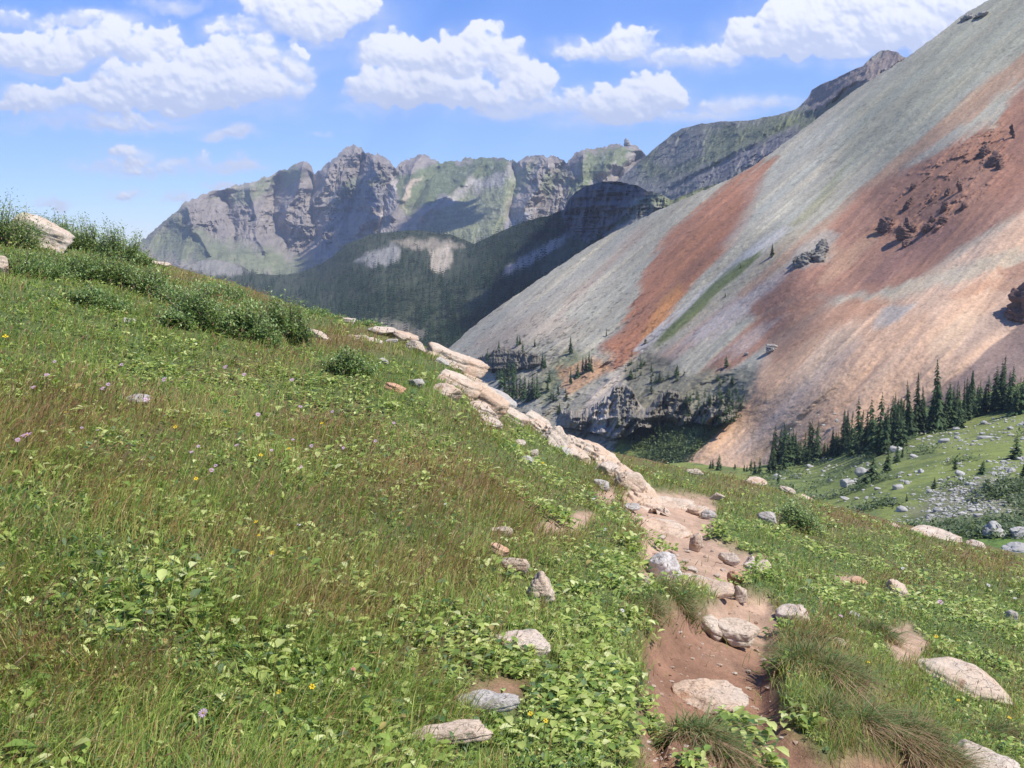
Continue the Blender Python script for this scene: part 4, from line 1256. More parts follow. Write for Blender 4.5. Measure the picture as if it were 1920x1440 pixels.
def ledge_strip():
    ns, nc = 900, 150
    k = np.linspace(0, len(LEDGE) - 1, ns)
    i = np.arange(len(LEDGE))
    cx, cy = np.interp(k, i, LEDGE_P[:, 0]), np.interp(k, i, LEDGE_P[:, 1])
    ker = np.ones(61) / 61
    cx = np.convolve(np.pad(cx, 30, 'edge'), ker, 'valid'); cy = np.convolve(np.pad(cy, 30, 'edge'), ker, 'valid')
    tx, ty = np.gradient(cx), np.gradient(cy)
    L = np.hypot(tx, ty)
    nx, ny = ty / L, -tx / L
    r = np.hypot(cx, cy)
    wd = np.interp(k, i, LEDGE[:, 2]) * r / F * 1.25
    hh = np.interp(k, i, LEDGE[:, 3]) * 1.2
    c = np.linspace(-1.15, 1.15, nc)
    wob = 1 + 0.35 * fbm(np.stack([k * 2.2, k * 0], -1), 3, 0.6, 720)
    X = cx[:, None] + nx[:, None] * c[None] * (wd * wob)[:, None]
    Y = cy[:, None] + ny[:, None] * c[None] * (wd * wob)[:, None]
    g = ground_z(X, Y)
    q = np.stack([X, Y], -1)
    e = 1 - np.abs(c[None] + 0.25 * fbm(q / 0.5, 3, 0.6, 701)) ** 2.2
    hgt = hh[:, None] * e + 0.10 * fbm(q / 0.7, 4, 0.6, 711) * (e > -0.1)
    st = 0.09
    f = hgt / st + 0.5 * fbm(q / 1.1, 3, 0.5, 713)
    hgt = 0.45 * hgt + 0.55 * (np.floor(f) + sstep(0.35, 0.65, f - np.floor(f))) * st      # bedding steps
    # cracked into slabs: every cell of broken rock sits a little higher or lower, tilted its own way
    for size, amp, sd in ((0.62, 0.13, 3), (0.26, 0.05, 5)):
        qq = np.stack([(X * 0.8 + Y * 0.6) / (size * 1.5), (-X * 0.6 + Y * 0.8) / size], -1) + 0.25 * fbm(q / (size * 0.7), 3, 0.6, 730 + sd)[..., None]
        ci = np.floor(qq).astype(np.int64)
        d1 = np.full(X.shape, 9.0); d2 = np.full(X.shape, 9.0); off = np.zeros(X.shape)
        for ox in (-1, 0, 1):
            for oy in (-1, 0, 1):
                ix, iy = ci[..., 0] + ox, ci[..., 1] + oy
                z0 = np.zeros_like(ix)
                px_, py_ = ix + hash3(ix, iy, z0, sd), iy + hash3(ix, iy, z0, sd + 1)
                dd = np.hypot(qq[..., 0] - px_, qq[..., 1] - py_)
                h0 = hash3(ix, iy, z0, sd + 2) - 0.5 + (hash3(ix, iy, z0, sd + 3) - 0.5) * 0.8 * (qq[..., 0] - px_) + (hash3(ix, iy, z0, sd + 4) - 0.5) * 0.8 * (qq[..., 1] - py_)
                nearer = dd < d1
                d2 = np.where(nearer, d1, np.minimum(d2, dd)); off = np.where(nearer, h0, off); d1 = np.where(nearer, dd, d1)
        crack = sstep(0.10, 0.0, d2 - d1)
        hgt = hgt + (off * amp - crack * amp * 0.9) * np.clip(e * 1.6, 0, 1)
    Z = g + hgt - 0.04
    Z = np.where(np.abs(c)[None] > 1.08, g - 0.12, Z)
    V = np.stack([X, Y, Z], -1)
    me = raw_mesh('rock_ledge', V.reshape(-1, 3), grid_quads(ns, nc), mats=(M_PEACH,))
    o = link('rock_ledge', me)
    tag(o, 'long peach bedrock ledge stepping down the crest to the trail', 'rock ledge', kind='thing')
    return cx, cy, wd


LCX, LCY, LWD = ledge_strip()

# ------------------------------------------------------------------ grass and leaves of the slope
ROCKS_A = np.array(ROCKS_XY)


def in_rock(x, y, pad=0.85):
    m = np.zeros(x.shape, bool)
    for (cx, cy, a, b, sp) in ROCKS_A:
        dx, dy = x - cx, y - cy
        sel = np.abs(dx) + np.abs(dy) < 2.2 * max(a, b)
        if not sel.any(): continue
        c, s = math.cos(sp), math.sin(sp)
        lx, ly = dx * c + dy * s, -dx * s + dy * c
        m |= sel & ((lx / (a * pad)) ** 2 + (ly / (b * pad)) ** 2 < 1)
    for k in range(0, len(LCX), 6):
        m |= (x - LCX[k]) ** 2 + (y - LCY[k]) ** 2 < (LWD[k] * 0.72) ** 2
    return m


def scatter(n, seed, vmax=1620, u0=-480, u1=2480, power=1.0, rmin=12.0):
    """ground points under random pixels of the slope, thinned towards the viewer"""
    g = np.random.default_rng(seed)
    u = g.uniform(u0, u1, n); v = g.uniform(380, vmax, n)
    r = hit_r(u, v)
    ok = np.isfinite(r)
    u, v, r = u[ok], v[ok], r[ok]
    keep = g.uniform(0, 1, len(u)) < np.clip((r / rmin) ** power, 0.12, 1)
    u, v, r = u[keep], v[keep], r[keep]
    r = r * np.exp(g.normal(0, 0.02, len(r)))
    p = at(u, v, r)
    x, y = p[:, 0], p[:, 1]
    z, pth, bare, uu, vv = ground_z(x, y, True)
    return np.stack([x, y, z], -1), u, v, np.hypot(x, y), bare, g


def blade_mesh(P, H, Wd, lean, curve, c0, c1, segs, g, face=None):
    """P base, H height, lean (n,2) direction of bend, c0/c1 colours at foot and tip"""
    n = len(P)
    az = g.uniform(0, 2 * math.pi, n) if face is None else face
    wx, wy = np.cos(az) * Wd * 0.5, np.sin(az) * Wd * 0.5
    ts = np.linspace(0, 1, segs + 1)
    V, C = [], []
    for t in ts:
        c = curve * t * t
        cx = P[:, 0] + lean[:, 0] * H * (c + 0.25 * t)
        cy = P[:, 1] + lean[:, 1] * H * (c + 0.25 * t)
        cz = P[:, 2] + H * (t - 0.45 * curve * t * t * t) - 0.01
        col = c0 * (1 - t) + c1 * t
        k = (1 - t) ** 0.6 if t < 1 else 0
        if t < 1:
            V.append(np.stack([cx - wx * k, cy - wy * k, cz], -1)); V.append(np.stack([cx + wx * k, cy + wy * k, cz], -1))
            C += [col, col]
        else:
            V.append(np.stack([cx, cy, cz], -1)); C.append(col)
    m = len(V)
    V = np.stack(V, 1).reshape(-1, 3); C = np.stack(C, 1).reshape(-1, 3)
    b = np.arange(n)[:, None] * m
    quads = [b + np.array([2 * s, 2 * s + 1, 2 * s + 3, 2 * s + 2]) for s in range(segs - 1)]
    tris = b + np.array([2 * (segs - 1), 2 * (segs - 1) + 1, 2 * segs])
    return V, (np.concatenate(quads) if quads else None), tris, C


def merge(parts):
    V, Qs, T, C, o = [], [], [], [], 0
    for v, q, t, c in parts:
        V.append(v); C.append(c)
        if q is not None and len(q): Qs.append(q + o)
        if t is not None and len(t): T.append(t + o)
        o += len(v)
    return np.concatenate(V), (np.concatenate(Qs) if Qs else None), (np.concatenate(T) if T else None), np.concatenate(C)


G_GREEN = np.array((0.19, 0.26, 0.05)); G_OLIVE = np.array((0.285, 0.308, 0.08)); G_DARK = np.array((0.115, 0.185, 0.04))
G_RED = np.array((0.27, 0.155, 0.07)); G_STRAW = np.array((0.40, 0.31, 0.15)); G_RUST = np.array((0.24, 0.125, 0.06))


def grass_cols(n, red, g):
    pick = g.uniform(0, 1, n)
    a = np.where((pick < 0.38)[:, None], G_GREEN, np.where((pick < 0.62)[:, None], G_OLIVE, np.where((pick < 0.80)[:, None], G_DARK, np.where((pick < 0.93)[:, None], G_RED, G_STRAW))))
    b = np.where((g.uniform(0, 1, n) < 0.62)[:, None], G_RED, np.where((g.uniform(0, 1, n) < 0.5)[:, None], G_STRAW, G_RUST))
    isr = (g.uniform(0, 1, n) < red)[:, None]
    tip = np.where(isr, b, a * 1.1)
    foot = np.where(isr, 0.5 * b + 0.5 * G_OLIVE, a * 0.9)
    k = g.uniform(1.0, 1.85, (n, 1))
    return foot * k, tip * k


def make_grass():
    P, u, v, r, bare, g = scatter(800000, 11)
    q = P[:, :2]
    edge = sstep(-0.04, 0.02, bare + 0.06 * fbm(q / 0.25, 2, 0.5, 801))
    leafy = blobs(LEAFY, u, v)
    red = np.clip(blobs(RED, u, v) * 0.62 - 0.35 * leafy + 0.45 * fbm(q / 0.9, 3, 0.6, 811) + 0.02, 0.01, 0.75)
    cl = fbm(q / 0.35, 3, 0.6, 821)
    ok = (g.uniform(0, 1, len(P)) > edge * 0.985) & ~in_rock(P[:, 0], P[:, 1])
    ok &= g.uniform(0, 1, len(P)) < np.clip(0.72 + 0.5 * cl - 0.45 * leafy * (r < 25), 0.15, 1)
    P, u, v, r, red, cl, q = P[ok], u[ok], v[ok], r[ok], red[ok], cl[ok], q[ok]
    n = len(P)
    H = g.uniform(0.055, 0.185, n) * (1 + 0.5 * cl) * (1 + 0.55 * red * g.uniform(0, 1, n)) * np.interp(r, [2, 8, 40], [0.85, 1.0, 1.25])
    W = np.maximum(g.uniform(0.0028, 0.0055, n), r * 0.00075)
    wind = fbm(q / 0.9, 2, 0.5, 831) * 2.2
    ang = 0.1 + wind + g.normal(0, 0.9, n)
    lean = np.stack([np.cos(ang), np.sin(ang)], -1) * g.uniform(0.3, 1.0, (n, 1))
    cv = g.uniform(0.2, 1.1, n)
    c0, c1 = grass_cols(n, red, g)
    parts = []
    nearm = r < 7.5
    for m, sg in ((nearm, 3), (~nearm, 2)):
        parts.append(blade_mesh(P[m], H[m], W[m], lean[m], cv[m], c0[m], c1[m], sg, g))
    V, Qd, T, C = merge(parts)
    o = link('grass', raw_mesh('grass', V, Qd, T, C, False, (M_GRASS,)))
    tag(o, kind='stuff', label='mixed green and rusty meadow grass over the near slope', cat='grass')
    return n


def leaf_mesh(B, D, up, L, W, droop, col):
    """ovate leaves: foot B, horizontal direction D (n,2), rise up (0..1), length L, width W"""
    n = len(B)
    dx, dy = D[:, 0], D[:, 1]
    sx, sy = -dy, dx
    rows = [(0.0, 0.10), (0.35, 0.85), (0.7, 0.80), (1.0, 0.0)]
    V, C = [], []
    for t, w in rows:
        out = L * t * np.sqrt(np.maximum(1 - up * up, 0.05))
        z = L * (t * up - droop * t * t)
        cx, cy, cz = B[:, 0] + dx * out, B[:, 1] + dy * out, B[:, 2] + z
        if w > 0:
            hw = W * w * 0.5
            V.append(np.stack([cx - sx * hw, cy - sy * hw, cz + hw * 0.35], -1))
            V.append(np.stack([cx, cy, cz], -1))
            V.append(np.stack([cx + sx * hw, cy + sy * hw, cz + hw * 0.35], -1))
            C += [col, col * 1.08, col]
        else:
            V.append(np.stack([cx, cy, cz], -1)); C.append(col * 1.1)
    V = np.stack(V, 1).reshape(-1, 3); C = np.stack(C, 1).reshape(-1, 3)
    b = np.arange(n)[:, None] * 10
    quads = np.concatenate([b + np.array(k) for k in ([0, 1, 4, 3], [1, 2, 5, 4], [3, 4, 7, 6], [4, 5, 8, 7])])
    tris = np.concatenate([b + np.array(k) for k in ([6, 7, 9], [7, 8, 9])])
    return V, quads, tris, C


L_COLS = np.array([(0.145, 0.215, 0.042), (0.20, 0.27, 0.055), (0.29, 0.345, 0.085), (0.40, 0.44, 0.15), (0.07, 0.135, 0.04), (0.13, 0.18, 0.08), (0.48, 0.50, 0.23), (0.32, 0.26, 0.09)])


def leaf_clumps(P, nl, Lm, g, wide=0.55, cols=L_COLS, probs=(0.26, 0.25, 0.16, 0.10, 0.12, 0.06, 0.03, 0.02), rise=(0.25, 0.9)):
    n = len(P)
    idx = np.repeat(np.arange(n), nl)
    m = len(idx)
    a = g.uniform(0, 2 * math.pi, m)
    D = np.stack([np.cos(a), np.sin(a)], -1)
    L = Lm[idx] * g.uniform(0.6, 1.3, m)
    B = P[idx].copy()
    B[:, 0] += g.normal(0, 1, m) * Lm[idx] * 0.35
    B[:, 1] += g.normal(0, 1, m) * Lm[idx] * 0.35
    B[:, 2] += g.uniform(0.0, 1.45, m) * Lm[idx] * g.uniform(0.3, 1.2, n)[idx]
    up = g.uniform(*rise, m)
    ci = g.choice(len(cols), m, p=probs)
    col = cols[ci] * g.uniform(0.95, 1.45, (m, 1))
    return leaf_mesh(B, D, up, L, L * wide * g.uniform(0.75, 1.2, m), g.uniform(0.1, 0.55, m), col)


def make_leaves():
    P, u, v, r, bare, g = scatter(182000, 12, power=0.9, rmin=16)
    q = P[:, :2]
    leafy = np.clip(blobs(LEAFY, u, v) + 0.42 * fbm(q / 0.8, 3, 0.55, 841) - 0.25 * blobs(RED, u, v), 0, 1)
    ok = (g.uniform(0, 1, len(P)) < 0.36 + 0.62 * leafy ** 1.3) & (bare < -0.02) & ~in_rock(P[:, 0], P[:, 1], 1.4)
    P, r, u = P[ok], r[ok], u[ok]
    ra = np.interp(r, [2, 6, 15, 40], [0.030, 0.034, 0.050, 0.09])
    q = P[:, :2]
    spc = fbm(q / 1.1, 3, 0.55, 861) + g.normal(0, 0.18, len(P))
    kinds = [(spc > 0.30, 5, 1.45, 0.62, (0.1, 0.6), (0.14, 0.26, 0.28, 0.18, 0.05, 0.03, 0.05, 0.01)),
             ((spc <= 0.30) & (spc > -0.02), 6, 0.9, 0.5, (0.25, 0.9), (0.26, 0.25, 0.16, 0.10, 0.12, 0.06, 0.03, 0.02)),
             ((spc <= -0.02) & (spc > -0.26), 8, 1.15, 0.26, (0.4, 0.97), (0.24, 0.22, 0.14, 0.06, 0.20, 0.12, 0.01, 0.01)),
             (spc <= -0.26, 9, 0.55, 0.6, (0.0, 0.8), (0.12, 0.12, 0.10, 0.05, 0.30, 0.24, 0.02, 0.05))]
    parts = []
    for m, nl, sz, wd, rise, pr in kinds:
        if m.sum():
            parts.append(leaf_clumps(P[m], nl, ra[m] * sz * g.uniform(0.6, 1.4, m.sum()), g, wide=wd, rise=rise, probs=pr))
    V, Qd, T, C = merge(parts)
    o = link('broadleaf_plants', raw_mesh('broadleaf_plants', V, Qd, T, C, True, (M_LEAF,)))
    tag(o, kind='stuff', label='bright green broad leaved herbs growing among the grass', cat='ground cover')
    return len(P)


def make_seed_grass():
    """taller flowering stems with rusty seed heads, in the reddish drifts of the meadow"""
    P, u, v, r, bare, g = scatter(195000, 21, rmin=14)
    q = P[:, :2]
    red = np.clip(blobs(RED, u, v) * 0.9 + 0.55 * fbm(q / 0.8, 3, 0.6, 811) - 0.30 * blobs(LEAFY, u, v), 0, 1)
    ok = (g.uniform(0, 1, len(P)) < 0.03 + 0.52 * red) & (bare < -0.03) & ~in_rock(P[:, 0], P[:, 1])
    P, r, q = P[ok], r[ok], q[ok]
    n = len(P)
    H = g.uniform(0.14, 0.30, n)
    W = np.maximum(0.0022, r * 0.0006)
    ang = 0.2 + 1.6 * fbm(q / 1.2, 2, 0.5, 832) + g.normal(0, 0.6, n)
    lean = np.stack([np.cos(ang), np.sin(ang)], -1) * g.uniform(0.25, 0.8, (n, 1))
    k = g.uniform(0.8, 1.4, (n, 1))
    foot = np.where(g.uniform(0, 1, (n, 1)) < 0.5, (0.20, 0.20, 0.07), (0.30, 0.23, 0.10)) * k
    tip = np.where(g.uniform(0, 1, (n, 1)) < 0.65, (0.38, 0.215, 0.115), (0.46, 0.33, 0.18)) * k
    V, Qd, T, C = blade_mesh(P, H, W, lean, g.uniform(0.2, 0.7, n), foot, tip, 3, g)
    # the seed head: a slim spindle at the top of every stem
    top = V.reshape(n, -1, 3)[:, -1]
    prev = V.reshape(n, -1, 3)[:, -3:-1].mean(1)
    d = top - prev
    d /= np.linalg.norm(d, axis=1, keepdims=True)
    L = H[:, None] * 0.17; hw = (W * 0.95)[:, None]
    sx = np.stack([-d[:, 1], d[:, 0], 0 * d[:, 0]], -1)
    sx /= np.linalg.norm(sx, axis=1, keepdims=True) + 1e-9
    az = np.cross(d, sx)
    S_ = np.stack([top - d * L, top - d * L * 0.5 + sx * hw, top - d * L * 0.5 - sx * hw * 0.5 + az * hw * 0.87, top - d * L * 0.5 - sx * hw * 0.5 - az * hw * 0.87, top + d * L * 0.2], 1)
    b = np.arange(n)[:, None] * 5
    T2 = np.concatenate([b + np.array(t) for t in ((0, 1, 2), (0, 2, 3), (0, 3, 1), (4, 2, 1), (4, 3, 2), (4, 1, 3))])
    C2 = np.repeat(tip, 5, 0)
    V, Qd, T, C = merge([(V, Qd, T, C), (S_.reshape(-1, 3), None, T2, C2)])
    o = link('seed_grass', raw_mesh('seed_grass', V, Qd, T, C, False, (M_GRASS,)))
    tag(o, kind='stuff', label='rusty seed heads of tall grass over the near slope', cat='grass')
    return n


def make_gravel():
    g = np.random.default_rng(23)
    u = g.uniform(1190, 1660, 5200); v = g.uniform(930, 1500, 5200)
    P = gpt(u, v)
    z, pth, bare, uu, vv = ground_z(P[:, 0], P[:, 1], True)
    ok = (bare > 0.0) & ~in_rock(P[:, 0], P[:, 1])
    cl = fbm(P[:, :2] / 0.35, 3, 0.6, 871)
    ok &= g.uniform(0, 1, len(u)) < 0.25 + 0.9 * cl
    P = P[ok]
    n = len(P)
    s = np.exp(g.normal(math.log(0.008), 0.45, n))
    base = ICO1_V[None] * (1 + g.uniform(-0.35, 0.25, (n, len(ICO1_V), 1)))
    X = base * (s[:, None] * np.stack([g.uniform(0.8, 1.6, n), g.uniform(0.8, 1.4, n), g.uniform(0.5, 0.9, n)], -1))[:, None]
    V = X + P[:, None]
    T = (np.arange(n)[:, None, None] * len(ICO1_V) + ICO1_F[None]).reshape(-1, 3)
    cols = np.array([(0.42, 0.30, 0.21), (0.34, 0.21, 0.14), (0.48, 0.40, 0.32), (0.25, 0.15, 0.10)])[g.integers(0, 4, n)]
    o = link('gravel', raw_mesh('gravel', V.reshape(-1, 3), tris=T, col=np.repeat(cols, len(ICO1_V), 0), smooth=False, mats=(M_PATH,)))
    tag(o, kind='stuff', label='loose grit strewn over the worn trail', cat='gravel')


make_gravel()
print('seed', make_seed_grass())
print('blades', make_grass(), 'leaf clumps', make_leaves())

# --- big grass tufts along the trail: thing > blades, dead_blades
def make_tuft(u, v, wpx, hpx, label, n=1500, brown=0.35, seed=1):
    g = np.random.default_rng(seed)
    c = gpt(np.array(float(u)), np.array(float(v)))
    r = math.hypot(c[0], c[1])
    rad = wpx * r / F * 0.5
    h = hpx * r / F
    root = bpy.data.objects.new('grass_tuft', None)
    COL.objects.link(root)
    root.location = tuple(c)
    tag(root, label, 'grass tuft', 'grass tufts along the trail')
    nb = max(5, int(n / 130))
    ba = g.uniform(0, 2 * math.pi, nb); bd = np.sqrt(g.uniform(0, 1, nb)) * rad * 0.85
    bx, by, bh = np.cos(ba) * bd, np.sin(ba) * bd * 0.8, g.uniform(0.55, 1.1, nb)
    for nm, cnt in (('blades', n), ('dead_blades', int(n * brown * 0.6))):
        dead = nm != 'blades'
        bi = g.integers(0, nb, cnt)
        if dead:                                     # thatch lies at the downhill and trail side of the bunches
            bi = np.argsort(by)[(g.uniform(0, 1, cnt) ** 1.6 * nb).astype(int)]
        x, y = c[0] + bx[bi] + g.normal(0, 0.16, cnt) * rad, c[1] + by[bi] + g.normal(0, 0.14, cnt) * rad
        P = np.stack([x, y, ground_z(x, y) + 0.0], -1) - np.asarray(c)
        o = np.stack([x - c[0] - bx[bi], y - c[1] - by[bi]], -1) / rad
        lean = o * 1.5 + np.stack([bx[bi], by[bi]], -1) / rad * 0.45 + g.normal(0, 0.38, (cnt, 2)) + np.array((0.12, -0.05)) + (np.array((-0.1, -0.7)) if dead else 0)
        H = h * (0.72 if not dead else 0.62) * g.uniform(0.4, 1.3, cnt) * bh[bi]
        cur = g.uniform(0.5, 1.5, cnt) * (1.35 if dead else 1.0)
        if dead:
            base = np.where((g.uniform(0, 1, cnt) < 0.5)[:, None], (0.36, 0.26, 0.15), (0.26, 0.17, 0.10))
            tip = base * 1.05
        else:
            s = g.uniform(0, 1, cnt)[:, None]
            base = np.where(s < 0.5, (0.11, 0.175, 0.06), np.where(s < 0.85, (0.17, 0.22, 0.08), (0.25, 0.22, 0.10)))
            tip = np.where(g.uniform(0, 1, cnt)[:, None] < 0.72, base * 1.15, (0.30, 0.19, 0.09))
        k = g.uniform(0.8, 1.5, (cnt, 1))
        V, Qd, T, C = blade_mesh(P, H, g.uniform(0.005, 0.0095, cnt), lean, cur, base * k, tip * k, 5, g)
        link(nm, raw_mesh(nm, V, Qd, T, C, False, (M_GRASS,)), root)
    return root


TUFTS = [(1268, 1138, 110, 46, 1400, 0.35, 'round green tuft on a ridge of turf across the trail'),
         (1215, 1150, 90, 40, 900, 0.6, 'greyish tuft hanging over the left trail edge'),
         (1300, 1345, 140, 95, 1900, 0.5, 'rusty tipped tuft on the grassy island in the lower trail'),
         (1395, 1410, 150, 75, 2000, 1.0, 'straw coloured tuft hanging off the front of the grassy island'),
         (1535, 1280, 145, 100, 2700, 0.35, 'biggest tuft, dark green, overhanging the right trail bank'),
         (1580, 1355, 130, 90, 2300, 0.6, 'drooping tuft below the biggest one on the right bank'),
         (1715, 1405, 160, 80, 2300, 0.8, 'brown drooping tuft at the bottom right by the pale slab'),
         (1650, 1200, 80, 62, 1300, 0.3, 'lone green tuft beside bare tan soil on the right slope'),
         (1510, 1210, 80, 50, 1200, 0.5, 'tuft in front of the pale wedge stone on the right bank'),
         (1385, 1105, 46, 40, 500, 0.2, 'small tuft beside the reddish stone on the trail bank'),
         (1865, 1370, 90, 45, 900, 0.6, 'low tuft above the smooth slab in the bottom right corner'),
         (60, 1400, 200, 80, 1800, 0.3, 'large soft tuft at the bottom left corner'),
         (300, 1420, 160, 60, 1200, 0.4, 'wide tuft beside the tall pink aster at the bottom')]
for i, (u, v, w, h, n, b, lab) in enumerate(TUFTS):
    make_tuft(u, v, w, h, lab, n, b, 900 + i)

# --- single leafy plants one can point to
def make_herb(u, v, wpx, label, n, Lpx, seed):
    g = np.random.default_rng(seed)
    c = gpt(np.array(float(u)), np.array(float(v)))
    r = math.hypot(c[0], c[1])
    rad = wpx * r / F * 0.5
    a = g.uniform(0, 2 * math.pi, n); d = np.sqrt(g.uniform(0, 1, n)) * rad
    x, y = c[0] + np.cos(a) * d, c[1] + np.sin(a) * d
    P = np.stack([x, y, ground_z(x, y) + (1 - (d / rad) ** 2) * rad * 0.5 * g.uniform(0.3, 1, n)], -1) - c
    parts = leaf_clumps(P, 4, np.full(n, 0.8 * Lpx * r / F), g, probs=(0.2, 0.3, 0.26, 0.16, 0.04, 0.0, 0.04, 0.0), rise=(0.2, 0.8))
    o = link('leafy_plant', raw_mesh('leafy_plant', *parts[:3], parts[3], True, (M_LEAF,)), loc=c)
    tag(o, label, 'plant', 'leafy plants by the trail')


for i, a in enumerate([(1408, 1372, 150, 'lush bright leafy plant on the grassy island in the lower trail', 60, 36), (1245, 1330, 70, 'dark leafy plant at the left end of the grassy island', 26, 26),
                       (1300, 1412, 90, 'leafy plant in shade below the grassy island', 26, 30), (1270, 1050, 30, 'small dark plant against the white egg shaped boulder', 12, 14), (1372, 1095, 60, 'leafy plant left of the reddish stone on the trail bank', 22, 16),
                       (1240, 1010, 55, 'bright little plant behind the white egg shaped boulder', 22, 16), (1190, 1040, 70, 'leafy plant over the left trail edge by the white boulder', 34, 20), (1460, 1170, 46, 'small leafy plant under the pale wedge stone', 14, 16),
                       (1500, 1345, 60, 'single broad leaves poking from the biggest tuft', 12, 26), (1462, 1255, 70, 'leafy plant hanging over the right trail edge above the long stone', 20, 20), (1345, 1000, 60, 'leafy plant at the right rim beside the upright trail stone', 26, 16), (1425, 1085, 80, 'leafy plant on the right bank behind the reddish stone', 34, 18), (1196, 1290, 90, 'leafy plant over the left edge of the lower trail', 36, 24), (1200, 1175, 70, 'leafy plant at the left trail edge beside the hanging tuft', 28, 20), (1040, 985, 90, 'leafy plant above the bare soil patch left of the trail', 40, 20)]):
    make_herb(*a, 950 + i)


# ------------------------------------------------------------------ willow bushes: thing > stems, foliage
def make_bush(u, v, wpx, hpx, label, nst, nlf, seed):
    g = np.random.default_rng(seed)
    c = gpt(np.array(float(u)), np.array(float(v)))
    if not np.isfinite(c).all():
        vv = v
        while not np.isfinite(c).all():
            vv += 3
            c = gpt(np.array(float(u)), np.array(float(vv)))
    r = math.hypot(c[0], c[1])
    rx = wpx * r / F * 0.5; H = hpx * r / F
    ry = rx * 0.8
    root = bpy.data.objects.new('willow_bush', None)
    COL.objects.link(root); root.location = tuple(c)
    tag(root, label, 'bush', 'willow bushes')
    # stems: bent tapered tubes
    a = g.uniform(0, 2 * math.pi, nst); d = np.sqrt(g.uniform(0, 1, nst))
    bx, by = np.cos(a) * d * rx * 0.6, np.sin(a) * d * ry * 0.6
    bz = ground_z(c[0] + bx, c[1] + by) - c[2]
    tx, ty = bx * 1.45 + g.normal(0, 0.12, nst) * rx, by * 1.45 + g.normal(0, 0.12, nst) * ry
    hh = H * (1 - 0.5 * d ** 2) * g.choice([0.4, 0.6, 0.8, 1.0, 1.15], nst, p=[.2, .25, .3, .2, .05]) * g.uniform(0.85, 1.15, nst)
    segs = 5
    pts = []
    for k in range(segs + 1):
        t = k / segs
        pts.append(np.stack([bx + (tx - bx) * t ** 1.5, by + (ty - by) * t ** 1.5, bz - 0.03 + (ground_z(c[0] + tx, c[1] + ty) - c[2] - bz) * t + hh * t], -1) + g.normal(0, 0.02, (nst, 3)) * H * (k > 0))
    pts = np.array(pts)
    rad0 = 0.012 * max(1, r / 25)
    V = []
    for k in range(segs + 1):
        w = rad0 * (1 - 0.8 * k / segs)
        for m in range(3):
            V.append(pts[k] + np.array((math.cos(m * 2.094), math.sin(m * 2.094), 0)) * w)
    V = np.stack(V, 1)
    b = np.arange(nst)[:, None] * (3 * (segs + 1))
    Qs = np.concatenate([b + np.array([3 * k + m, 3 * k + (m + 1) % 3, 3 * k + 3 + (m + 1) % 3, 3 * k + 3 + m]) for k in range(segs) for m in range(3)])
    link('stems', raw_mesh('stems', V.reshape(-1, 3), Qs, mats=(M_TWIG,)), root)
    # leaves along the upper stems
    si = g.integers(0, nst, nlf); t = g.uniform(0.15, 1.02, nlf) ** 0.8 * segs
    k0 = np.clip(t.astype(int), 0, segs - 1); f = (t - k0)[:, None]
    P = pts[k0, si] * (1 - f) + pts[k0 + 1, si] * f + g.normal(0, 0.085, (nlf, 3)) * np.array((rx, ry, H * 0.8))
    aa_ = g.uniform(0, 2 * math.pi, nlf)
    L = g.uniform(0.03, 0.06, nlf) * np.interp(r, [5, 30, 45], [0.9, 1.5, 1.9])
    cols = np.array([(0.10, 0.155, 0.05), (0.15, 0.21, 0.07), (0.22, 0.275, 0.11), (0.07, 0.115, 0.04), (0.34, 0.37, 0.20)])
    col = cols[g.choice(5, nlf, p=(0.33, 0.3, 0.17, 0.14, 0.06))] * g.uniform(1.2, 2.0, (nlf, 1))
    fo = leaf_mesh(P, np.stack([np.cos(aa_), np.sin(aa_)], -1), g.uniform(-0.2, 0.95, nlf), L, L * 0.42, g.uniform(0, 0.4, nlf), col)
    link('foliage', raw_mesh('foliage', *fo[:3], fo[3], True, (M_LEAF,)), root)


BUSHES = [(15, 462, 150, 76, 'willow bush at the top left corner of the slope'), (112, 456, 130, 50, 'willow bush on the skyline behind the tilted boulder'),
          (172, 474, 120, 58, 'willow bush on the skyline right of the tilted boulder'), (230, 494, 100, 66, 'twiggy willow bush furthest right on the left skyline'),
          (50, 515, 170, 44, 'low willow bush in front of the tilted boulder'), (150, 520, 170, 56, 'broad low willow bush below the skyline willows'),
          (225, 535, 150, 62, 'willow bush under the twiggy skyline bush'), (185, 572, 130, 40, 'low willow bush at the lower left of the willow band'), (285, 556, 130, 56, 'willow bush between the skyline willows and the dark thicket'),
          (262, 500, 60, 30, 'small willow bush on the skyline below the twiggy one'), (345, 582, 130, 50, 'low willow bush at the upper left of the dark thicket'),
          (395, 622, 170, 86, 'dark dense willow bush with deep shade at its foot'), (475, 642, 130, 70, 'willow bush in the middle of the dark thicket'),
          (540, 642, 110, 92, 'tall willow bush at the right end of the dark thicket'), (430, 566, 150, 34, 'low willow bush on the crest behind the dark thicket'), (330, 616, 80, 36, 'small willow bush at the lower left of the dark thicket'),
          (655, 705, 110, 50, 'small dark willow bush alone below the ledge'), (700, 600, 90, 16, 'tiny grey willow bush on the crest left of the ledge'), (610, 596, 90, 18, 'tiny willow bush on the crest right of the dark thicket'),
          (1500, 992, 100, 62, 'small willow bush above the bright leaves on the right slope')]
for i, (u, v, w, h, lab) in enumerate(BUSHES):
    s = w * h / 12000.0
    make_bush(u, v, w, h, lab, int(50 + 70 * s), int(1500 + 5200 * s), 1000 + i)


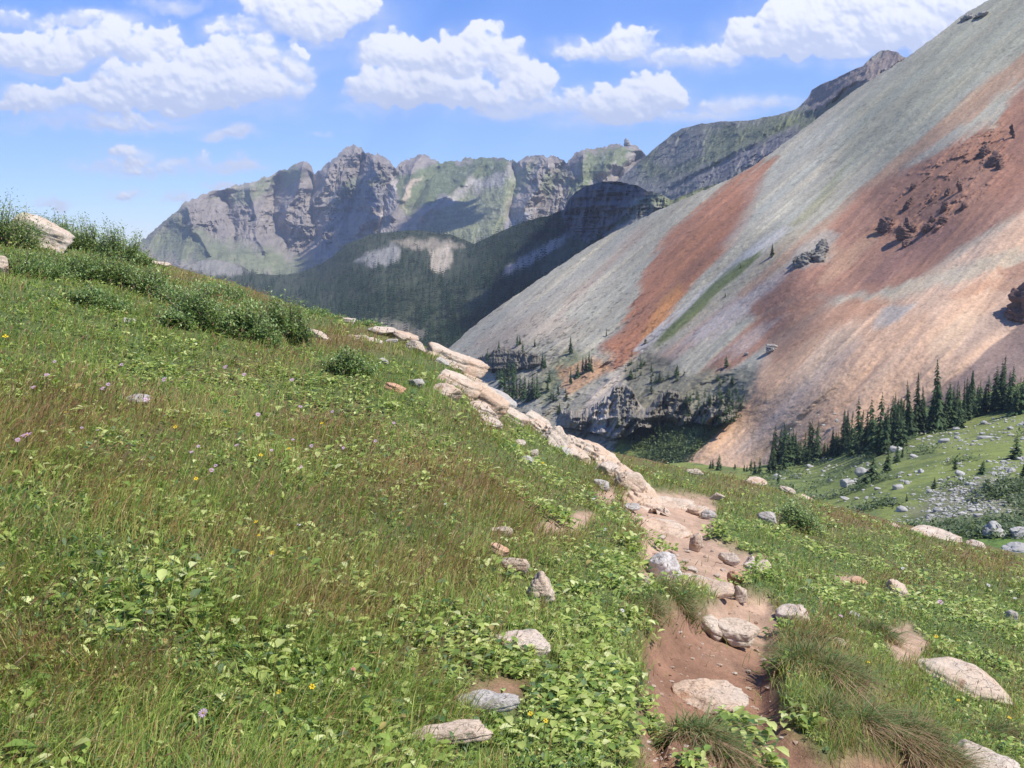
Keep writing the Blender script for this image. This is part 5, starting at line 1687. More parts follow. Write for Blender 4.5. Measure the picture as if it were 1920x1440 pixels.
# ------------------------------------------------------------------ flowers: thing > stalk, flower_head
def flower_mesh(kind, g):
    V, T = [], []
    n = 12 if kind == 'aster' else 6
    R = 1.0
    for k in range(n):
        a = 2 * math.pi * k / n; w = 0.20 if kind == 'aster' else 0.42
        z = 0.18 + g.uniform(-0.12, 0.2)
        o = len(V)
        V += [(0.15 * math.cos(a), 0.15 * math.sin(a), 0.05), (R * 0.7 * math.cos(a - w), R * 0.7 * math.sin(a - w), z), (R * math.cos(a), R * math.sin(a), z * 0.8), (R * 0.7 * math.cos(a + w), R * 0.7 * math.sin(a + w), z)]
        T += [(o, o + 1, o + 2), (o, o + 2, o + 3)]
    return np.array(V), np.array(T)


def centre_mesh():
    V = ICO1_V * np.array((0.24, 0.24, 0.16)) + np.array((0, 0, 0.1))
    return V, ICO1_F


M_FLOW = {'pink': surf_mat('pink_petals', attr=False, base=(0.72, 0.48, 0.66), rough=0.6, transl=0.25), 'white': surf_mat('white_petals', attr=False, base=(0.78, 0.74, 0.76), rough=0.6, transl=0.25),
          'yellow': surf_mat('yellow_petals', attr=False, base=(0.85, 0.58, 0.03), rough=0.6, transl=0.2), 'rose': surf_mat('rose_petals', attr=False, base=(0.62, 0.20, 0.22), rough=0.6, transl=0.2)}
M_DISC = surf_mat('flower_disc', attr=False, base=(0.45, 0.28, 0.05))
M_STALK = surf_mat('flower_stalk', attr=False, base=(0.12, 0.15, 0.05))
gF = np.random.default_rng(77)
FLOWERS = [(373, 1376, 'pink', 24, 55, 'tall pink aster at the bottom of the slope'), (47, 856, 'pink', 26, 20, 'pink aster at the left edge of the meadow, paired blooms'), (440, 857, 'pink', 12, 18, 'pink aster in green leaves, upper left meadow'),
           (555, 1017, 'white', 10, 18, 'single white bloom in the middle of the left meadow'), (1160, 1180, 'white', 11, 16, 'white bloom at the left edge of the lower trail'), (1570, 1182, 'pink', 12, 14, 'violet aster in leaves right of the trail bank'),
           (1758, 1142, 'pink', 14, 14, 'pale pink aster among bright leaves at the right'), (654, 1318, 'rose', 12, 16, 'rose coloured bloom in the lower left meadow'), (577, 1358, 'yellow', 16, 14, 'yellow bloom over the low leaf rosette at the bottom'),
           (515, 1373, 'yellow', 14, 12, 'yellow bloom at the left of the low leaf rosette'), (985, 1397, 'yellow', 14, 16, 'yellow bloom in the leaves left of the lower trail'), (1013, 1412, 'yellow', 13, 14, 'lower yellow bloom in the leaves left of the trail'),
           (8, 655, 'yellow', 14, 14, 'yellow bloom at the left photo edge')]
for (u, v) in [(30, 870), (368, 868), (400, 902), (392, 915), (200, 745), (190, 752), (225, 700), (305, 718), (545, 722), (480, 790), (545, 845), (580, 860), (505, 870), (640, 868), (150, 845), (180, 850), (60, 760), (85, 730), (420, 690),
               (455, 700), (700, 845), (560, 905), (735, 800), (620, 780), (100, 700), (270, 770), (355, 880), (560, 770)]:
    FLOWERS.append((u, v, 'pink', gF.uniform(8, 13), gF.uniform(10, 18), 'small pink aster in the grass of the left meadow'))
for (u, v) in [(1110, 950), (830, 990), (1130, 1015), (1850, 1100), (1900, 1120), (1690, 1060)]:
    FLOWERS.append((u, v, 'white', gF.uniform(8, 11), gF.uniform(10, 16), 'small whitish bloom in the grass'))
for (u, v) in [(363, 935), (485, 880), (538, 876), (475, 1020), (505, 1090), (120, 822), (325, 828), (600, 808), (1620, 1290), (1790, 1330), (1885, 1365), (1750, 1215), (480, 1052), (1015, 880)]:
    FLOWERS.append((u, v, 'yellow', gF.uniform(7, 11), gF.uniform(9, 14), 'small yellow bloom in the grass'))
FV = {k: flower_mesh(k, gF) for k in ('aster', 'cup')}
for (u, v, c, wpx, hpx, lab) in FLOWERS:
    b = gpt(np.array(float(u)), np.array(float(v + hpx)))
    if not np.isfinite(b).all(): continue
    r = math.hypot(b[0], b[1])
    h = max(hpx * r / F, 0.16); rad = wpx * r / F * 0.42
    root = bpy.data.objects.new('wildflower', None)
    COL.objects.link(root); root.location = tuple(b)
    grp = {'pink': 'pink asters', 'white': 'whitish blooms', 'yellow': 'yellow blooms', 'rose': 'rose blooms'}[c]
    tag(root, lab, 'flower', grp)
    w = 0.003 * max(1, r / 10)
    V = np.array([(w, 0, -0.02), (-w * .5, w * .87, -0.02), (-w * .5, -w * .87, -0.02), (w * .6 + 0.02, 0, h), (0.02 - w * .3, w * .5, h), (0.02 - w * .3, -w * .5, h)])
    link('stalk', raw_mesh('stalk', V, [(0, 1, 4, 3), (1, 2, 5, 4), (2, 0, 3, 5)], mats=(M_STALK,)), root)
    fv, ft = FV['aster' if c in ('pink', 'white') else 'cup']
    ho = link('flower_head', raw_mesh('flower_head', fv * rad, tris=ft, smooth=False, mats=(M_FLOW[c],)), root, (0.02, 0, h))
    ho.rotation_euler = (gF.uniform(0.2, 0.9), gF.uniform(-0.3, 0.3), gF.uniform(-0.5, 0.5))
    if wpx > 11 and c != 'yellow':
        cv_, ct_ = centre_mesh()
        link('centre', raw_mesh('centre', cv_ * rad, tris=ct_, mats=(M_DISC,)), ho)

# ------------------------------------------------------------------ conifers
def conifer(seed, tiers=24, per=9, rad=0.15, bare=0.05, drop=0.1):
    """crown of drooping needle fans round a spire, height 1, about 'rad' wide"""
    g = np.random.default_rng(seed)
    V, T, C = [], [], []
    o = 0
    for k in range(tiers):
        t = k / (tiers - 1)
        z0 = bare + (1 - bare) * (t ** 0.95) * 0.97
        R = rad * (1 - t) ** 0.8 * g.uniform(0.75, 1.2) + 0.012
        n = max(4, int(per * (1 - 0.5 * t)))
        for m in range(n):
            if g.uniform() < drop: continue
            a = 2 * math.pi * (m + g.uniform(-0.4, 0.4)) / n + k * 1.3
            L = R * g.uniform(0.55, 1.25)
            w = L * g.uniform(0.35, 0.6) + 0.006
            dz = -L * g.uniform(0.25, 0.75)
            c, s = math.cos(a), math.sin(a)
            zz = z0 + g.uniform(-0.01, 0.01)
            V += [(0, 0, zz + 0.012), (c * L * 0.6 - s * w * 0.5, s * L * 0.6 + c * w * 0.5, zz + dz * 0.55), (c * L, s * L, zz + dz), (c * L * 0.6 + s * w * 0.5, s * L * 0.6 - c * w * 0.5, zz + dz * 0.6),
                  (c * L * 0.55, s * L * 0.55, zz + dz * 0.35 + 0.012)]
            T += [(o, o + 4, o + 1), (o, o + 3, o + 4), (o + 1, o + 4, o + 2), (o + 4, o + 3, o + 2)]
            col = np.array((0.034, 0.062, 0.024)) * g.uniform(0.7, 1.5) + np.array((0.012, 0.012, 0.0)) * g.uniform(0, 1)
            C += [col * 0.9, col, col * 1.25, col, col]
            o += 5
    V += [(0.006, 0, 0.9), (-0.006, 0.004, 0.9), (0, 0, 1.0)]
    T += [(o, o + 1, o + 2)]
    C += [np.array((0.05, 0.08, 0.03))] * 3
    return np.array(V), np.array(T), np.array(C)


def trunk_mesh():
    V, n = [], 6
    for z, w in ((-0.04, 0.022), (0.15, 0.017), (0.6, 0.009), (0.97, 0.002)):
        V += [(w * math.cos(2 * math.pi * k / n), w * math.sin(2 * math.pi * k / n), z) for k in range(n)]
    Qd = [(r * n + k, r * n + (k + 1) % n, r * n + n + (k + 1) % n, r * n + n + k) for r in range(3) for k in range(n)]
    return raw_mesh('trunk', np.array(V), Qd, mats=(M_BARK,))


CROWNS = []
for i in range(11):
    cv, ct, cc = conifer(2000 + i, (26, 22, 30, 20, 26, 28, 18, 24, 30, 22, 26)[i], 10, rad=(0.15, 0.19, 0.13, 0.22, 0.16, 0.12, 0.20, 0.17, 0.10, 0.24, 0.14)[i], bare=(0.05, 0.03, 0.09, 0.02, 0.06, 0.16, 0.04, 0.1, 0.05, 0.02, 0.2)[i],
                         drop=(0.1, 0.2, 0.1, 0.15, 0.3, 0.35, 0.2, 0.1, 0.25, 0.12, 0.4)[i])
    cc = cc * (1, 1.15, 0.85, 1.05, 1.2, 0.9, 1.1, 0.8, 1.0, 1.25, 1.1)[i]
    CROWNS.append(raw_mesh('crown', cv, tris=ct, col=cc, smooth=False, mats=(M_NEEDLE,)))
TRUNK = trunk_mesh()
gT = np.random.default_rng(31)


def plant_tree(P, h, label, group, parts=True, wide=1.0, name='conifer'):
    sc = h * gT.uniform(0.9, 1.1)
    sx = sc * wide * gT.uniform(0.85, 1.2)
    rz = gT.uniform(0, 6.28)
    root = bpy.data.objects.new(name, None)
    COL.objects.link(root)
    root.location = tuple(P); root.scale = (sx, sx, sc); root.rotation_euler = (gT.normal(0, .035), gT.normal(0, .035), rz)
    tag(root, label, 'tree', group)
    link('trunk', TRUNK, root)
    link('crown', CROWNS[gT.integers(0, len(CROWNS))], root)
    return root


def onsheet(sh, u, v):
    return sh.at(np.array(float(u)), np.array(float(v)))


ROW_LOW = np.array([(1370, 893), (1440, 884), (1480, 873), (1500, 870), (1560, 864), (1590, 856), (1630, 853), (1660, 842), (1700, 818), (1745, 810), (1790, 797), (1830, 778), (1870, 772), (1920, 776), (2100, 740)], float)
LAB_ROW = 'dark spruce in the crowded row at the foot of the tan scree'
row = [(1348, 882, 28), (1336, 879, 20), (1332, 879, 16), (1378, 882, 16), (1395, 884, 15), (1400, 884, 13), (1408, 888, 28), (1416, 890, 28), (1425, 888, 32), (1450, 888, 40), (1443, 888, 30), (1467, 884, 44), (1481, 874, 62), (1490, 873, 62),
       (1496, 868, 40), (1505, 868, 28), (1511, 870, 38), (1518, 868, 30), (1531, 868, 57), (1526, 868, 36), (1545, 860, 30), (1551, 862, 26), (1560, 855, 52), (1570, 855, 40), (1584, 852, 46), (1590, 855, 54), (1600, 853, 48), (1609, 853, 70), (1620, 853, 74),
       (1627, 850, 60), (1637, 850, 100), (1646, 850, 98), (1655, 852, 88), (1661, 845, 76), (1678, 838, 50), (1686, 834, 58), (1692, 838, 50), (1708, 822, 92), (1716, 818, 100), (1723, 816, 60), (1729, 812, 88), (1745, 812, 88), (1757, 810, 112),
       (1766, 806, 60), (1779, 803, 74), (1790, 800, 76), (1795, 798, 70), (1806, 793, 74), (1800, 804, 46), (1814, 788, 56), (1832, 782, 52), (1842, 776, 50), (1865, 772, 68), (1880, 770, 76), (1888, 768, 60), (1895, 768, 76), (1905, 778, 54), (1914, 775, 62),
       (1683, 778, 26), (1688, 774, 32), (1640, 802, 20), (1760, 760, 40), (1700, 770, 36)]
for k in range(96):
    u = gT.uniform(1440, 2000)
    vb = np.interp(u, ROW_LOW[:, 0], ROW_LOW[:, 1]) - abs(gT.normal(0, 12)) - 1
    row.append((u, vb, gT.uniform(30, 76)))
for (u, v, h) in row:
    v = max(v, np.interp(u, mea.us, mea.vt) + 2)
    P = onsheet(mea, u, v)
    r = math.hypot(P[0], P[1])
    plant_tree(P, h * 1.08 * r / F, LAB_ROW, 'spruces at the foot of the scree', wide=min(1.5, max(0.85, 60 / h)))
for (u, v, h, wd, lab) in [(1634, 903, 52, 1.5, 'full dark spruce behind the split grey boulder on the meadow'), (1663, 884, 50, 0.95, 'narrow spruce standing in front of the crowded spruce row'), (1691, 858, 34, 1.1, 'small spruce just below the crowded row beside a pale boulder'),
                           (1681, 868, 40, 1.1, 'spruce beside a pale boulder below the crowded row'), (1790, 882, 26, 1.5, 'squat lone spruce in the open green meadow'), (1751, 917, 22, 1.7, 'tiny round spruce on the bouldery meadow'),
                           (1841, 890, 26, 1.5, 'small spruce above the white rubble at the right'), (1700, 940, 14, 1.6, 'tiny sapling spruce left of the white rubble'), (1459, 908, 34, 0.8, 'slim little spruce against a pale boulder at the meadow edge'),
                           (1905, 860, 44, 1.8, 'bushy spruce at the right photo edge above the rubble'), (1918, 900, 30, 1.6, 'dark squat spruce at the right photo edge in the rubble'), (1850, 915, 20, 1.7, 'dark low spruce amid the white rubble')]:
    P = onsheet(mea, u, v)
    plant_tree(P, h * math.hypot(P[0], P[1]) / F, lab, 'lone spruces on the meadow', wide=wd)

# trees of the canyon below the scree
can = [(948, 742, 40), (955, 745, 46), (963, 742, 50), (968, 748, 44), (975, 750, 52), (983, 745, 42), (990, 752, 48), (997, 748, 56), (1003, 750, 50), (1008, 746, 60), (940, 725, 36), (933, 712, 30), (945, 716, 40), (952, 712, 44), (958, 708, 42), (965, 712, 36),
       (1017, 690, 34), (1022, 688, 26), (980, 668, 30), (935, 660, 26), (1003, 650, 16), (1070, 662, 34), (1092, 700, 36), (1098, 697, 30), (1104, 698, 42), (1108, 694, 28), (1070, 720, 30), (1083, 706, 26), (1026, 735, 30), (970, 650, 26), (975, 645, 20), (1137, 630, 14),
       (915, 690, 34), (925, 700, 36), (985, 690, 24), (1030, 715, 24), (1228, 822, 40), (1212, 820, 24), (1236, 826, 30), (1300, 818, 22), (1320, 812, 20), (1448, 480, 22), (1389, 502, 9), (1360, 556, 8)]
for (u, v, h) in can:
    P = onsheet(scree, u, v)
    plant_tree(P, h * math.hypot(P[0], P[1]) / F, 'dark conifer growing in the canyon below the grey scree', 'canyon conifers', wide=min(1.15, max(0.7, 36 / h)))
SCRUB = [[(1290, 740), (1400, 700), (1410, 730), (1390, 770), (1330, 800), (1290, 800), (1270, 780)], [(1165, 690), (1200, 672), (1240, 710), (1230, 740), (1180, 735)], [(1240, 715), (1280, 690), (1300, 700), (1260, 730)], [(1300, 730), (1360, 700), (1370, 715), (1320, 750)],
         [(1020, 740), (1060, 730), (1080, 790), (1040, 790)], [(1355, 690), (1385, 680), (1380, 695), (1355, 700)], [(1130, 655), (1155, 650), (1150, 665), (1120, 672)], [(1175, 650), (1230, 640), (1200, 670), (1170, 668)]]
MASS = []          # the many smallest stunted trees: one mass
ns = 0
while ns < 95:
    u, v = gT.uniform(1010, 1415), gT.uniform(640, 805)
    if max(float(sdf(p, np.array(u), np.array(v))) for p in SCRUB) > 0:
        P = onsheet(scree, u, v)
        hh = gT.uniform(9, 22) * math.hypot(P[0], P[1]) / F
        if hh < 4.4:
            MASS.append((P, hh, 1.7)); ns += 1
            continue
        plant_tree(P, hh, 'stunted conifer among scrub on the canyon rim', 'stunted conifers of the canyon rim', wide=1.7)
        ns += 1


# --- the far forest reads as one mass
def far_forest():
    g = np.random.default_rng(55)
    n = 17000
    u = g.uniform(270, 1130, n); v = g.uniform(395, 700, n)
    vt = np.interp(u, np.array(TOP_V)[:, 0], np.array(TOP_V)[:, 1])
    ok = v > vt + 1
    rock = np.full(n, -99.0)
    for p in VAL_ROCK:
        rock = np.maximum(rock, sdf(p, u, v))
    rock = np.maximum(rock, sdf(DOME, u, v) - 2)
    for p in VAL_GREEN:
        rock = np.maximum(rock, sdf(p, u, v) - 4)
    dn = fbm(np.stack([u / 45, v / 28], -1), 3, 0.6, 901)
    p_keep = 0.72 + 1.3 * dn
    p_keep = np.where(rock > -2, 0.05, p_keep)
    p_keep = np.where(u < 560, p_keep * np.where(v > 498, 0.55 + 0.9 * dn, 0.0) + 0.7 * ((u > 455) & (u < 505) & (v > 474)), p_keep)
    p_keep = np.where((u > 990) & (v < vt + 130) & (sdf([(1000, 520), (1050, 450), (1120, 420), (1100, 480), (1040, 520)], u, v) > 0), 0.04, p_keep)
    ok &= g.uniform(0, 1, n) < p_keep
    u, v = u[ok], v[ok]
    P = val.at(u, v)
    sp = scree_px = np.interp(u, np.array(TOP_S)[:, 0], np.array(TOP_S)[:, 1])
    k = (u < 850) | (v < sp + 25)
    P = P[k]
    m = len(P)
    h = g.uniform(9, 19, m) * g.uniform(0.7, 1.0, m)
    V0, T0, C0 = conifer(3000, 7, 6, rad=0.19, bare=0.02)
    Vs, Ts, Cs = [], [], []
    nvar = 6
    for j in range(nvar):
        a, b, c = conifer(3000 + j, 7, 6, rad=0.19, bare=0.02)
        sel = np.arange(m) % nvar == j
        q = P[sel]; hh = h[sel]
        rot = g.uniform(0, 6.28, len(q))
        cs, sn = np.cos(rot)[:, None], np.sin(rot)[:, None]
        wv = (hh * g.uniform(0.9, 1.3, len(q)))[:, None]
        X = (a[None, :, 0] * cs - a[None, :, 1] * sn) * wv + q[:, 0:1]
        Y = (a[None, :, 0] * sn + a[None, :, 1] * cs) * wv + q[:, 1:2]
        Z = a[None, :, 2] * hh[:, None] + q[:, 2:3] - 0.4
        off = sum(len(x) for x in Vs)
        Vs.append(np.stack([X, Y, Z], -1).reshape(-1, 3))
        Ts.append((np.arange(len(q))[:, None, None] * len(a) + b[None]).reshape(-1, 3) + off)
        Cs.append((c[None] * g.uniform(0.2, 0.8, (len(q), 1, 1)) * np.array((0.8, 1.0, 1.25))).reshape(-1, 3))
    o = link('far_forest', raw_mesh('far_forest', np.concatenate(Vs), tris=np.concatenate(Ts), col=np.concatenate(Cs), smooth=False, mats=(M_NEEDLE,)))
    tag(o, kind='stuff', label='dark spruce forest covering the far side of the valley', cat='forest')


far_forest()

# ------------------------------------------------------------------ canyon cliffs and crags
def cliff(name, top, bot, u0, u1, amp, seed, ends=45.0):
    bt = np.array(bot, float); tp = np.array(top, float)

    def rf(U, V):
        def sm(vv):
            rb = np.linalg.norm(scree.at(U[0], vv)[:, :2], axis=1)
            ker = np.ones(31) / 31
            return np.convolve(np.pad(rb, 15, 'edge'), ker, 'valid')
        rb = sm(np.interp(U[0], bt[:, 0], bt[:, 1])); rt = sm(np.interp(U[0], tp[:, 0], tp[:, 1]))
        t = (V - V[0:1]) / np.maximum(V[-1:] - V[0:1], 1)
        return rb[None] + (rt - rb)[None] * 0.45 * (1 - t) - 2

    def df(U, V, P):
        x = U * 0.22
        t = (V - V[0:1]) / np.maximum(V[-1:] - V[0:1], 1)
        but = fbm(np.stack([x / 17.0 + 0.5 * V / 60, V / 120], -1), 4, 0.55, seed, ridged=True) - 0.5
        col = fbm(np.stack([x / 3.6 + 0.3 * V / 60, V / 90], -1), 4, 0.6, seed + 5, ridged=True) - 0.55
        blk = fbm(np.stack([x / 1.7, V * 0.22 / 2.4], -1), 4, 0.65, seed + 7)
        led = fbm(np.stack([x / 14, V * 0.22 / 2.2], -1), 3, 0.6, seed + 9)
        edge = sstep(u0, u0 + ends, U) * sstep(u1, u1 - ends, U)
        return (-but * amp * 2.2 - col * amp * 0.28) * (0.35 + 0.65 * edge) - blk * 2.2 - led * 2.0 + (1 - edge) * amp * 0.9

    def cf(U, V, P):
        st = fbm(np.stack([U / 6, V / 30], -1), 4, 0.6, seed + 3)
        pale = sstep(0.0, 0.4, fbm(np.stack([U / 40, V / 60], -1), 3, 0.5, seed + 4))[..., None]
        pale = pale * 0.4 * sstep(1260, 1200, U)[..., None] + sstep(40, 10, np.abs(U - 1130))[..., None] * 0.6
        c = np.array((0.165, 0.148, 0.115)) * (1 - pale) + np.array((0.40, 0.355, 0.305)) * pale
        return np.clip(c * (1 + 0.35 * st)[..., None], 0.03, 0.6)

    return Sheet(name, top, bot, rf, u0, u1, 420, 130, df, cf, M_SCREE, jag=9.0, back=(14, 1), seed=seed)


CLIFF = cliff('cliff', [(1030, 786), (1060, 772), (1090, 780), (1118, 762), (1140, 744), (1160, 726), (1185, 734), (1200, 762), (1215, 772), (1235, 748), (1260, 738), (1285, 750), (1300, 776), (1320, 760), (1345, 746), (1372, 766), (1400, 772)],
              [(1030, 800), (1080, 803), (1118, 812), (1150, 822), (1175, 818), (1200, 800), (1240, 806), (1300, 792), (1340, 798), (1372, 786), (1400, 780)], 1030, 1400, 16, 71)
cliff('cliff', [(895, 668), (940, 656), (975, 660), (1020, 672)], [(895, 692), (940, 692), (1020, 690)], 895, 1020, 6, 72, 25)


def crag(name, blocks, mat, label, cat='crag', sheet=scree):
    """blocks: (u, v, w px, h px, roll) merged into one standing crag"""
    Vs, Ts, o = [], [], 0
    P0_ = None
    for i, (u, v, w, h, roll) in enumerate(blocks):
        P = onsheet(sheet, u, v + h * 0.2)
        r = math.hypot(P[0], P[1])
        W, H = w * r / F, h * r / F
        if P0_ is None: P0_ = P
        V = rock_verts((W * 0.52, W * 0.5, H * 0.60), int(abs(u * 7 + v)), 'block', ICO_V if sheet is scree else ICO3_V, 3.6)
        a = R_(roll); c, s = math.cos(a), math.sin(a)
        V = np.stack([V[:, 0] * c + V[:, 2] * s, V[:, 1], -V[:, 0] * s + V[:, 2] * c], -1)
        Vs.append(V + P - P0_ + np.array((0, 0, H * 0.15)))
        F_ = ICO_F if len(V) == len(ICO_V) else ICO3_F
        Ts.append(F_ + o); o += len(V)
    ob = link(name, raw_mesh(name, np.concatenate(Vs), tris=np.concatenate(Ts), mats=(mat,)), loc=P0_)
    tag(ob, label, cat, kind='thing')


crag('crag', [(1512, 484, 34, 36, 20), (1532, 478, 32, 30, -10), (1500, 492, 20, 28, 10), (1542, 464, 24, 26, 20), (1491, 490, 13, 18, 0)], M_DARK, 'blocky grey crag alone in the middle of the coloured scree')
crag('crag', [(1694, 436, 34, 30, 10), (1705, 428, 26, 34, -15), (1698, 458, 14, 18, 20)], M_CRAG, 'largest dark brown crag in the red scree, black on its left')
crag('crag', [(1658, 424, 22, 34, 25), (1666, 412, 14, 22, 25)], M_CRAG, 'dark brown crag left of the largest one in the red scree')
crag('crag', [(1700, 385, 12, 34, 30), (1712, 350, 10, 20, 30)], M_CRAG, 'thin dark rib of rock above the largest brown crag')
crag('crag', [(1738, 428, 20, 18, 10), (1748, 412, 12, 12, 0)], M_CRAG, 'small brown crag right of the largest one')
crag('crag', [(1745, 376, 9, 14, 10)], M_CRAG, 'tiny brown crag higher up right of the largest one')
crag('crag', [(1770, 388, 10, 26, 25), (1776, 360, 8, 26, 20)], M_CRAG, 'narrow upright brown crag, left of a pair of ribs in the red scree')
crag('crag', [(1806, 388, 12, 18, 10), (1800, 352, 9, 36, -12)], M_CRAG, 'narrow upright brown crag, right of a pair of ribs in the red scree')
crag('crag', [(1768, 412, 16, 16, 10)], M_CRAG, 'squat brown crag under the right pair of ribs')
crag('crag', [(1846, 285, 18, 26, 20), (1864, 300, 30, 30, -20), (1874, 312, 14, 22, 0)], M_CRAG, 'wide brown crag high in the red scree near the right edge')
crag('crag', [(1898, 250, 9, 40, -8)], M_CRAG, 'thin dark crag highest in the red scree at the right')
crag('crag', [(1925, 575, 60, 66, 10), (1905, 590, 40, 30, 20)], M_CRAG, 'black crag cut by the right photo edge above the scree fan')
crag('crag', [(1448, 654, 26, 16, 0), (1400, 664, 10, 8, 0)], M_CLIFF, 'small pale grey crag above the scrub at the top of the tan fan')
crag('crag', [(1838, 28, 26, 10, -20), (1815, 32, 22, 12, -25), (1806, 38, 12, 8, -10)], M_CLIFF, 'small grey rock band on the upper skyline of the scree')
crag('rock_tower', [(1176, 271, 18, 8, 0), (1176, 266, 13, 9, 0), (1173, 263, 5, 7, 0)], M_CLIFF, 'small square rock tower on the far ridge skyline', 'rock tower', far)

ns = 0
while ns < 90:
    u, v = gT.uniform(1150, 1400), gT.uniform(735, 800)
    if float(sdf([(1270, 742), (1400, 735), (1398, 785), (1330, 800), (1290, 795)], np.array(u), np.array(v))) > 0 or (v > 790 and ns % 2):
        P = onsheet(CLIFF, u, v)
        hh = gT.uniform(9, 24) * math.hypot(P[0], P[1]) / F
        if hh < 4.8:
            MASS.append((P + np.array((0, 0, -0.6)), hh, 1.6)); ns += 1
            continue
        plant_tree(P + np.array((0, 0, -0.6)), hh, 'stunted conifer clinging to the broken canyon cliff', 'stunted conifers on the canyon cliff', wide=1.6)
        ns += 1

Vs, Ts, Cs, o_ = [], [], [], 0
for k, (P, hh, wd) in enumerate(MASS):
    cv, ct, cc = conifer(3100 + k % 5, 12, 8, rad=0.17)
    Vs.append(cv * np.array((hh * wd, hh * wd, hh)) + P); Ts.append(ct + o_); Cs.append(cc * gT.uniform(0.7, 1.3)); o_ += len(cv)
tag(link('krummholz', raw_mesh('krummholz', np.concatenate(Vs), tris=np.concatenate(Ts), col=np.concatenate(Cs), smooth=False, mats=(M_NEEDLE,))), 'low stunted conifer scrub over the canyon rim and cliff', 'scrub', kind='stuff')
print('mass', len(MASS))

# ------------------------------------------------------------------ boulders, rubble and shrubs on the meadow
def meadow_rock(u, v, w, h, label, group, seed):
    P = onsheet(mea, u, v + h * 0.3)
    r = math.hypot(P[0], P[1])
    W, H = w * r / F, h * r / F
    V = rock_verts((W * 0.52, W * 0.46, H * 0.6), seed, 'box' if seed % 2 else 'block', ICO_V if w > 30 else ICO3_V, 1.3)
    o = link('boulder', raw_mesh('boulder', V, tris=ICO_F if w > 30 else ICO3_F, mats=(M_BOULDER,)), loc=P + np.array((0, 0, H * 0.2)))
    o.rotation_euler = (0, R_(gT.uniform(-20, 20)), gT.uniform(-0.5, 0.5))
    tag(o, label, 'boulder', group)


BIG = [(1862, 996, 56, 38, 'large cracked grey boulder on the bright grass behind the right skyline'), (1913, 1000, 44, 34, 'grey boulder at the right photo edge beside the cracked one'), (1908, 1028, 60, 20, 'low grey boulder at the right photo edge just over the skyline'),
       (1592, 905, 40, 24, 'slanting left half of the split boulder by the full spruce'), (1614, 886, 26, 26, 'upright right half of the split boulder by the full spruce'), (1684, 913, 26, 16, 'pale boulder in the middle of the lower meadow'),
       (1458, 894, 26, 16, 'pale boulder behind the slim little spruce'), (1520, 874, 22, 8, 'flat pale boulder under the first spruces'), (1556, 901, 14, 11, 'pale boulder between the slim spruce and the split boulder'), (1680, 842, 34, 18, 'big pale boulder against the crowded spruce row'),
       (1768, 826, 26, 12, 'grey boulder high on the open green meadow'), (1714, 855, 22, 9, 'grey boulder beside the small spruce below the row'), (1728, 883, 16, 11, 'pale boulder between two meadow spruces'), (1802, 888, 30, 12, 'long pale boulder under the squat lone spruce'),
       (1586, 935, 28, 9, 'flat boulder just over the middle of the right skyline'), (1544, 930, 14, 9, 'small boulder over the skyline left of the flat one'), (1566, 928, 14, 10, 'pale boulder over the skyline beside the flat one'), (1640, 938, 10, 8, 'round pale boulder above the grassy skyline'),
       (1700, 905, 14, 10, 'dark sided boulder right of the pale boulder in the lower meadow'), (1855, 865, 14, 6, 'pale boulder above the small spruce at the right'), (1690, 955, 30, 14, 'grey boulder with a shrub at the left of the white rubble')]
for i, (u, v, w, h, lab) in enumerate(BIG):
    meadow_rock(u, v, w * 0.85, h * 0.85, lab, 'boulders on the meadow', 4000 + i)
TALUS = [[(1680, 985), (1750, 960), (1800, 935), (1850, 918), (1880, 935), (1925, 925), (1925, 945), (1840, 955), (1790, 978), (1720, 990)], [(1850, 900), (1870, 870), (1905, 865), (1895, 900), (1865, 925), (1840, 930)], [(1720, 935), (1780, 905), (1830, 900), (1830, 930), (1760, 950)]]
FIELD = [[(1700, 815), (1790, 800), (1860, 785), (1925, 775), (1925, 830), (1860, 830), (1780, 845), (1720, 835)], [(1480, 890), (1600, 860), (1640, 870), (1560, 885), (1490, 900)], [(1560, 890), (1760, 860), (1920, 840), (1920, 900), (1750, 950), (1600, 945), (1540, 920)]]
k = 0
while k < 56:
    u, v = gT.uniform(1470, 1925), gT.uniform(775, 990)
    if max(float(sdf(p, np.array(u), np.array(v))) for p in FIELD) > 0:
        s = abs(gT.normal(0, 4)) + 4
        meadow_rock(u, v, s * gT.uniform(0.9, 1.6), s * 0.6, 'small pale boulder scattered on the green meadow', 'small meadow boulders', 4100 + k)
        k += 1


def rubble():
    g = np.random.default_rng(66)
    u = g.uniform(1470, 1960, 13000); v = g.uniform(775, 995, 13000)
    tl = np.max([sdf(p, u, v) for p in TALUS], 0); fl = np.max([sdf(p, u, v) for p in FIELD[:2]], 0)
    p = np.where(tl > 0, 0.95, np.where(tl > -12, 0.25, np.where(fl > 0, 0.24, 0.05)))
    ok = g.uniform(0, 1, len(u)) < p
    u, v = u[ok], v[ok]
    P = mea.at(u, v)
    r = np.hypot(P[:, 0], P[:, 1])
    n = len(u)
    s = np.exp(g.normal(math.log(3.3), 0.5, n)) * r / F * 0.5
    base = ICO1_V[None] * (1 + g.uniform(-0.35, 0.25, (n, len(ICO1_V), 1)))
    X = base * (s[:, None] * np.stack([g.uniform(0.7, 1.6, n), g.uniform(0.7, 1.3, n), g.uniform(0.5, 1.0, n)], -1))[:, None]
    V = X + P[:, None]
    T = (np.arange(n)[:, None, None] * len(ICO1_V) + ICO1_F[None]).reshape(-1, 3)
    o = link('rubble', raw_mesh('rubble', V.reshape(-1, 3), tris=T, smooth=False, mats=(M_BOULDER,)))
    tag(o, kind='stuff', label='white stony rubble spread over the meadow', cat='rubble')


rubble()


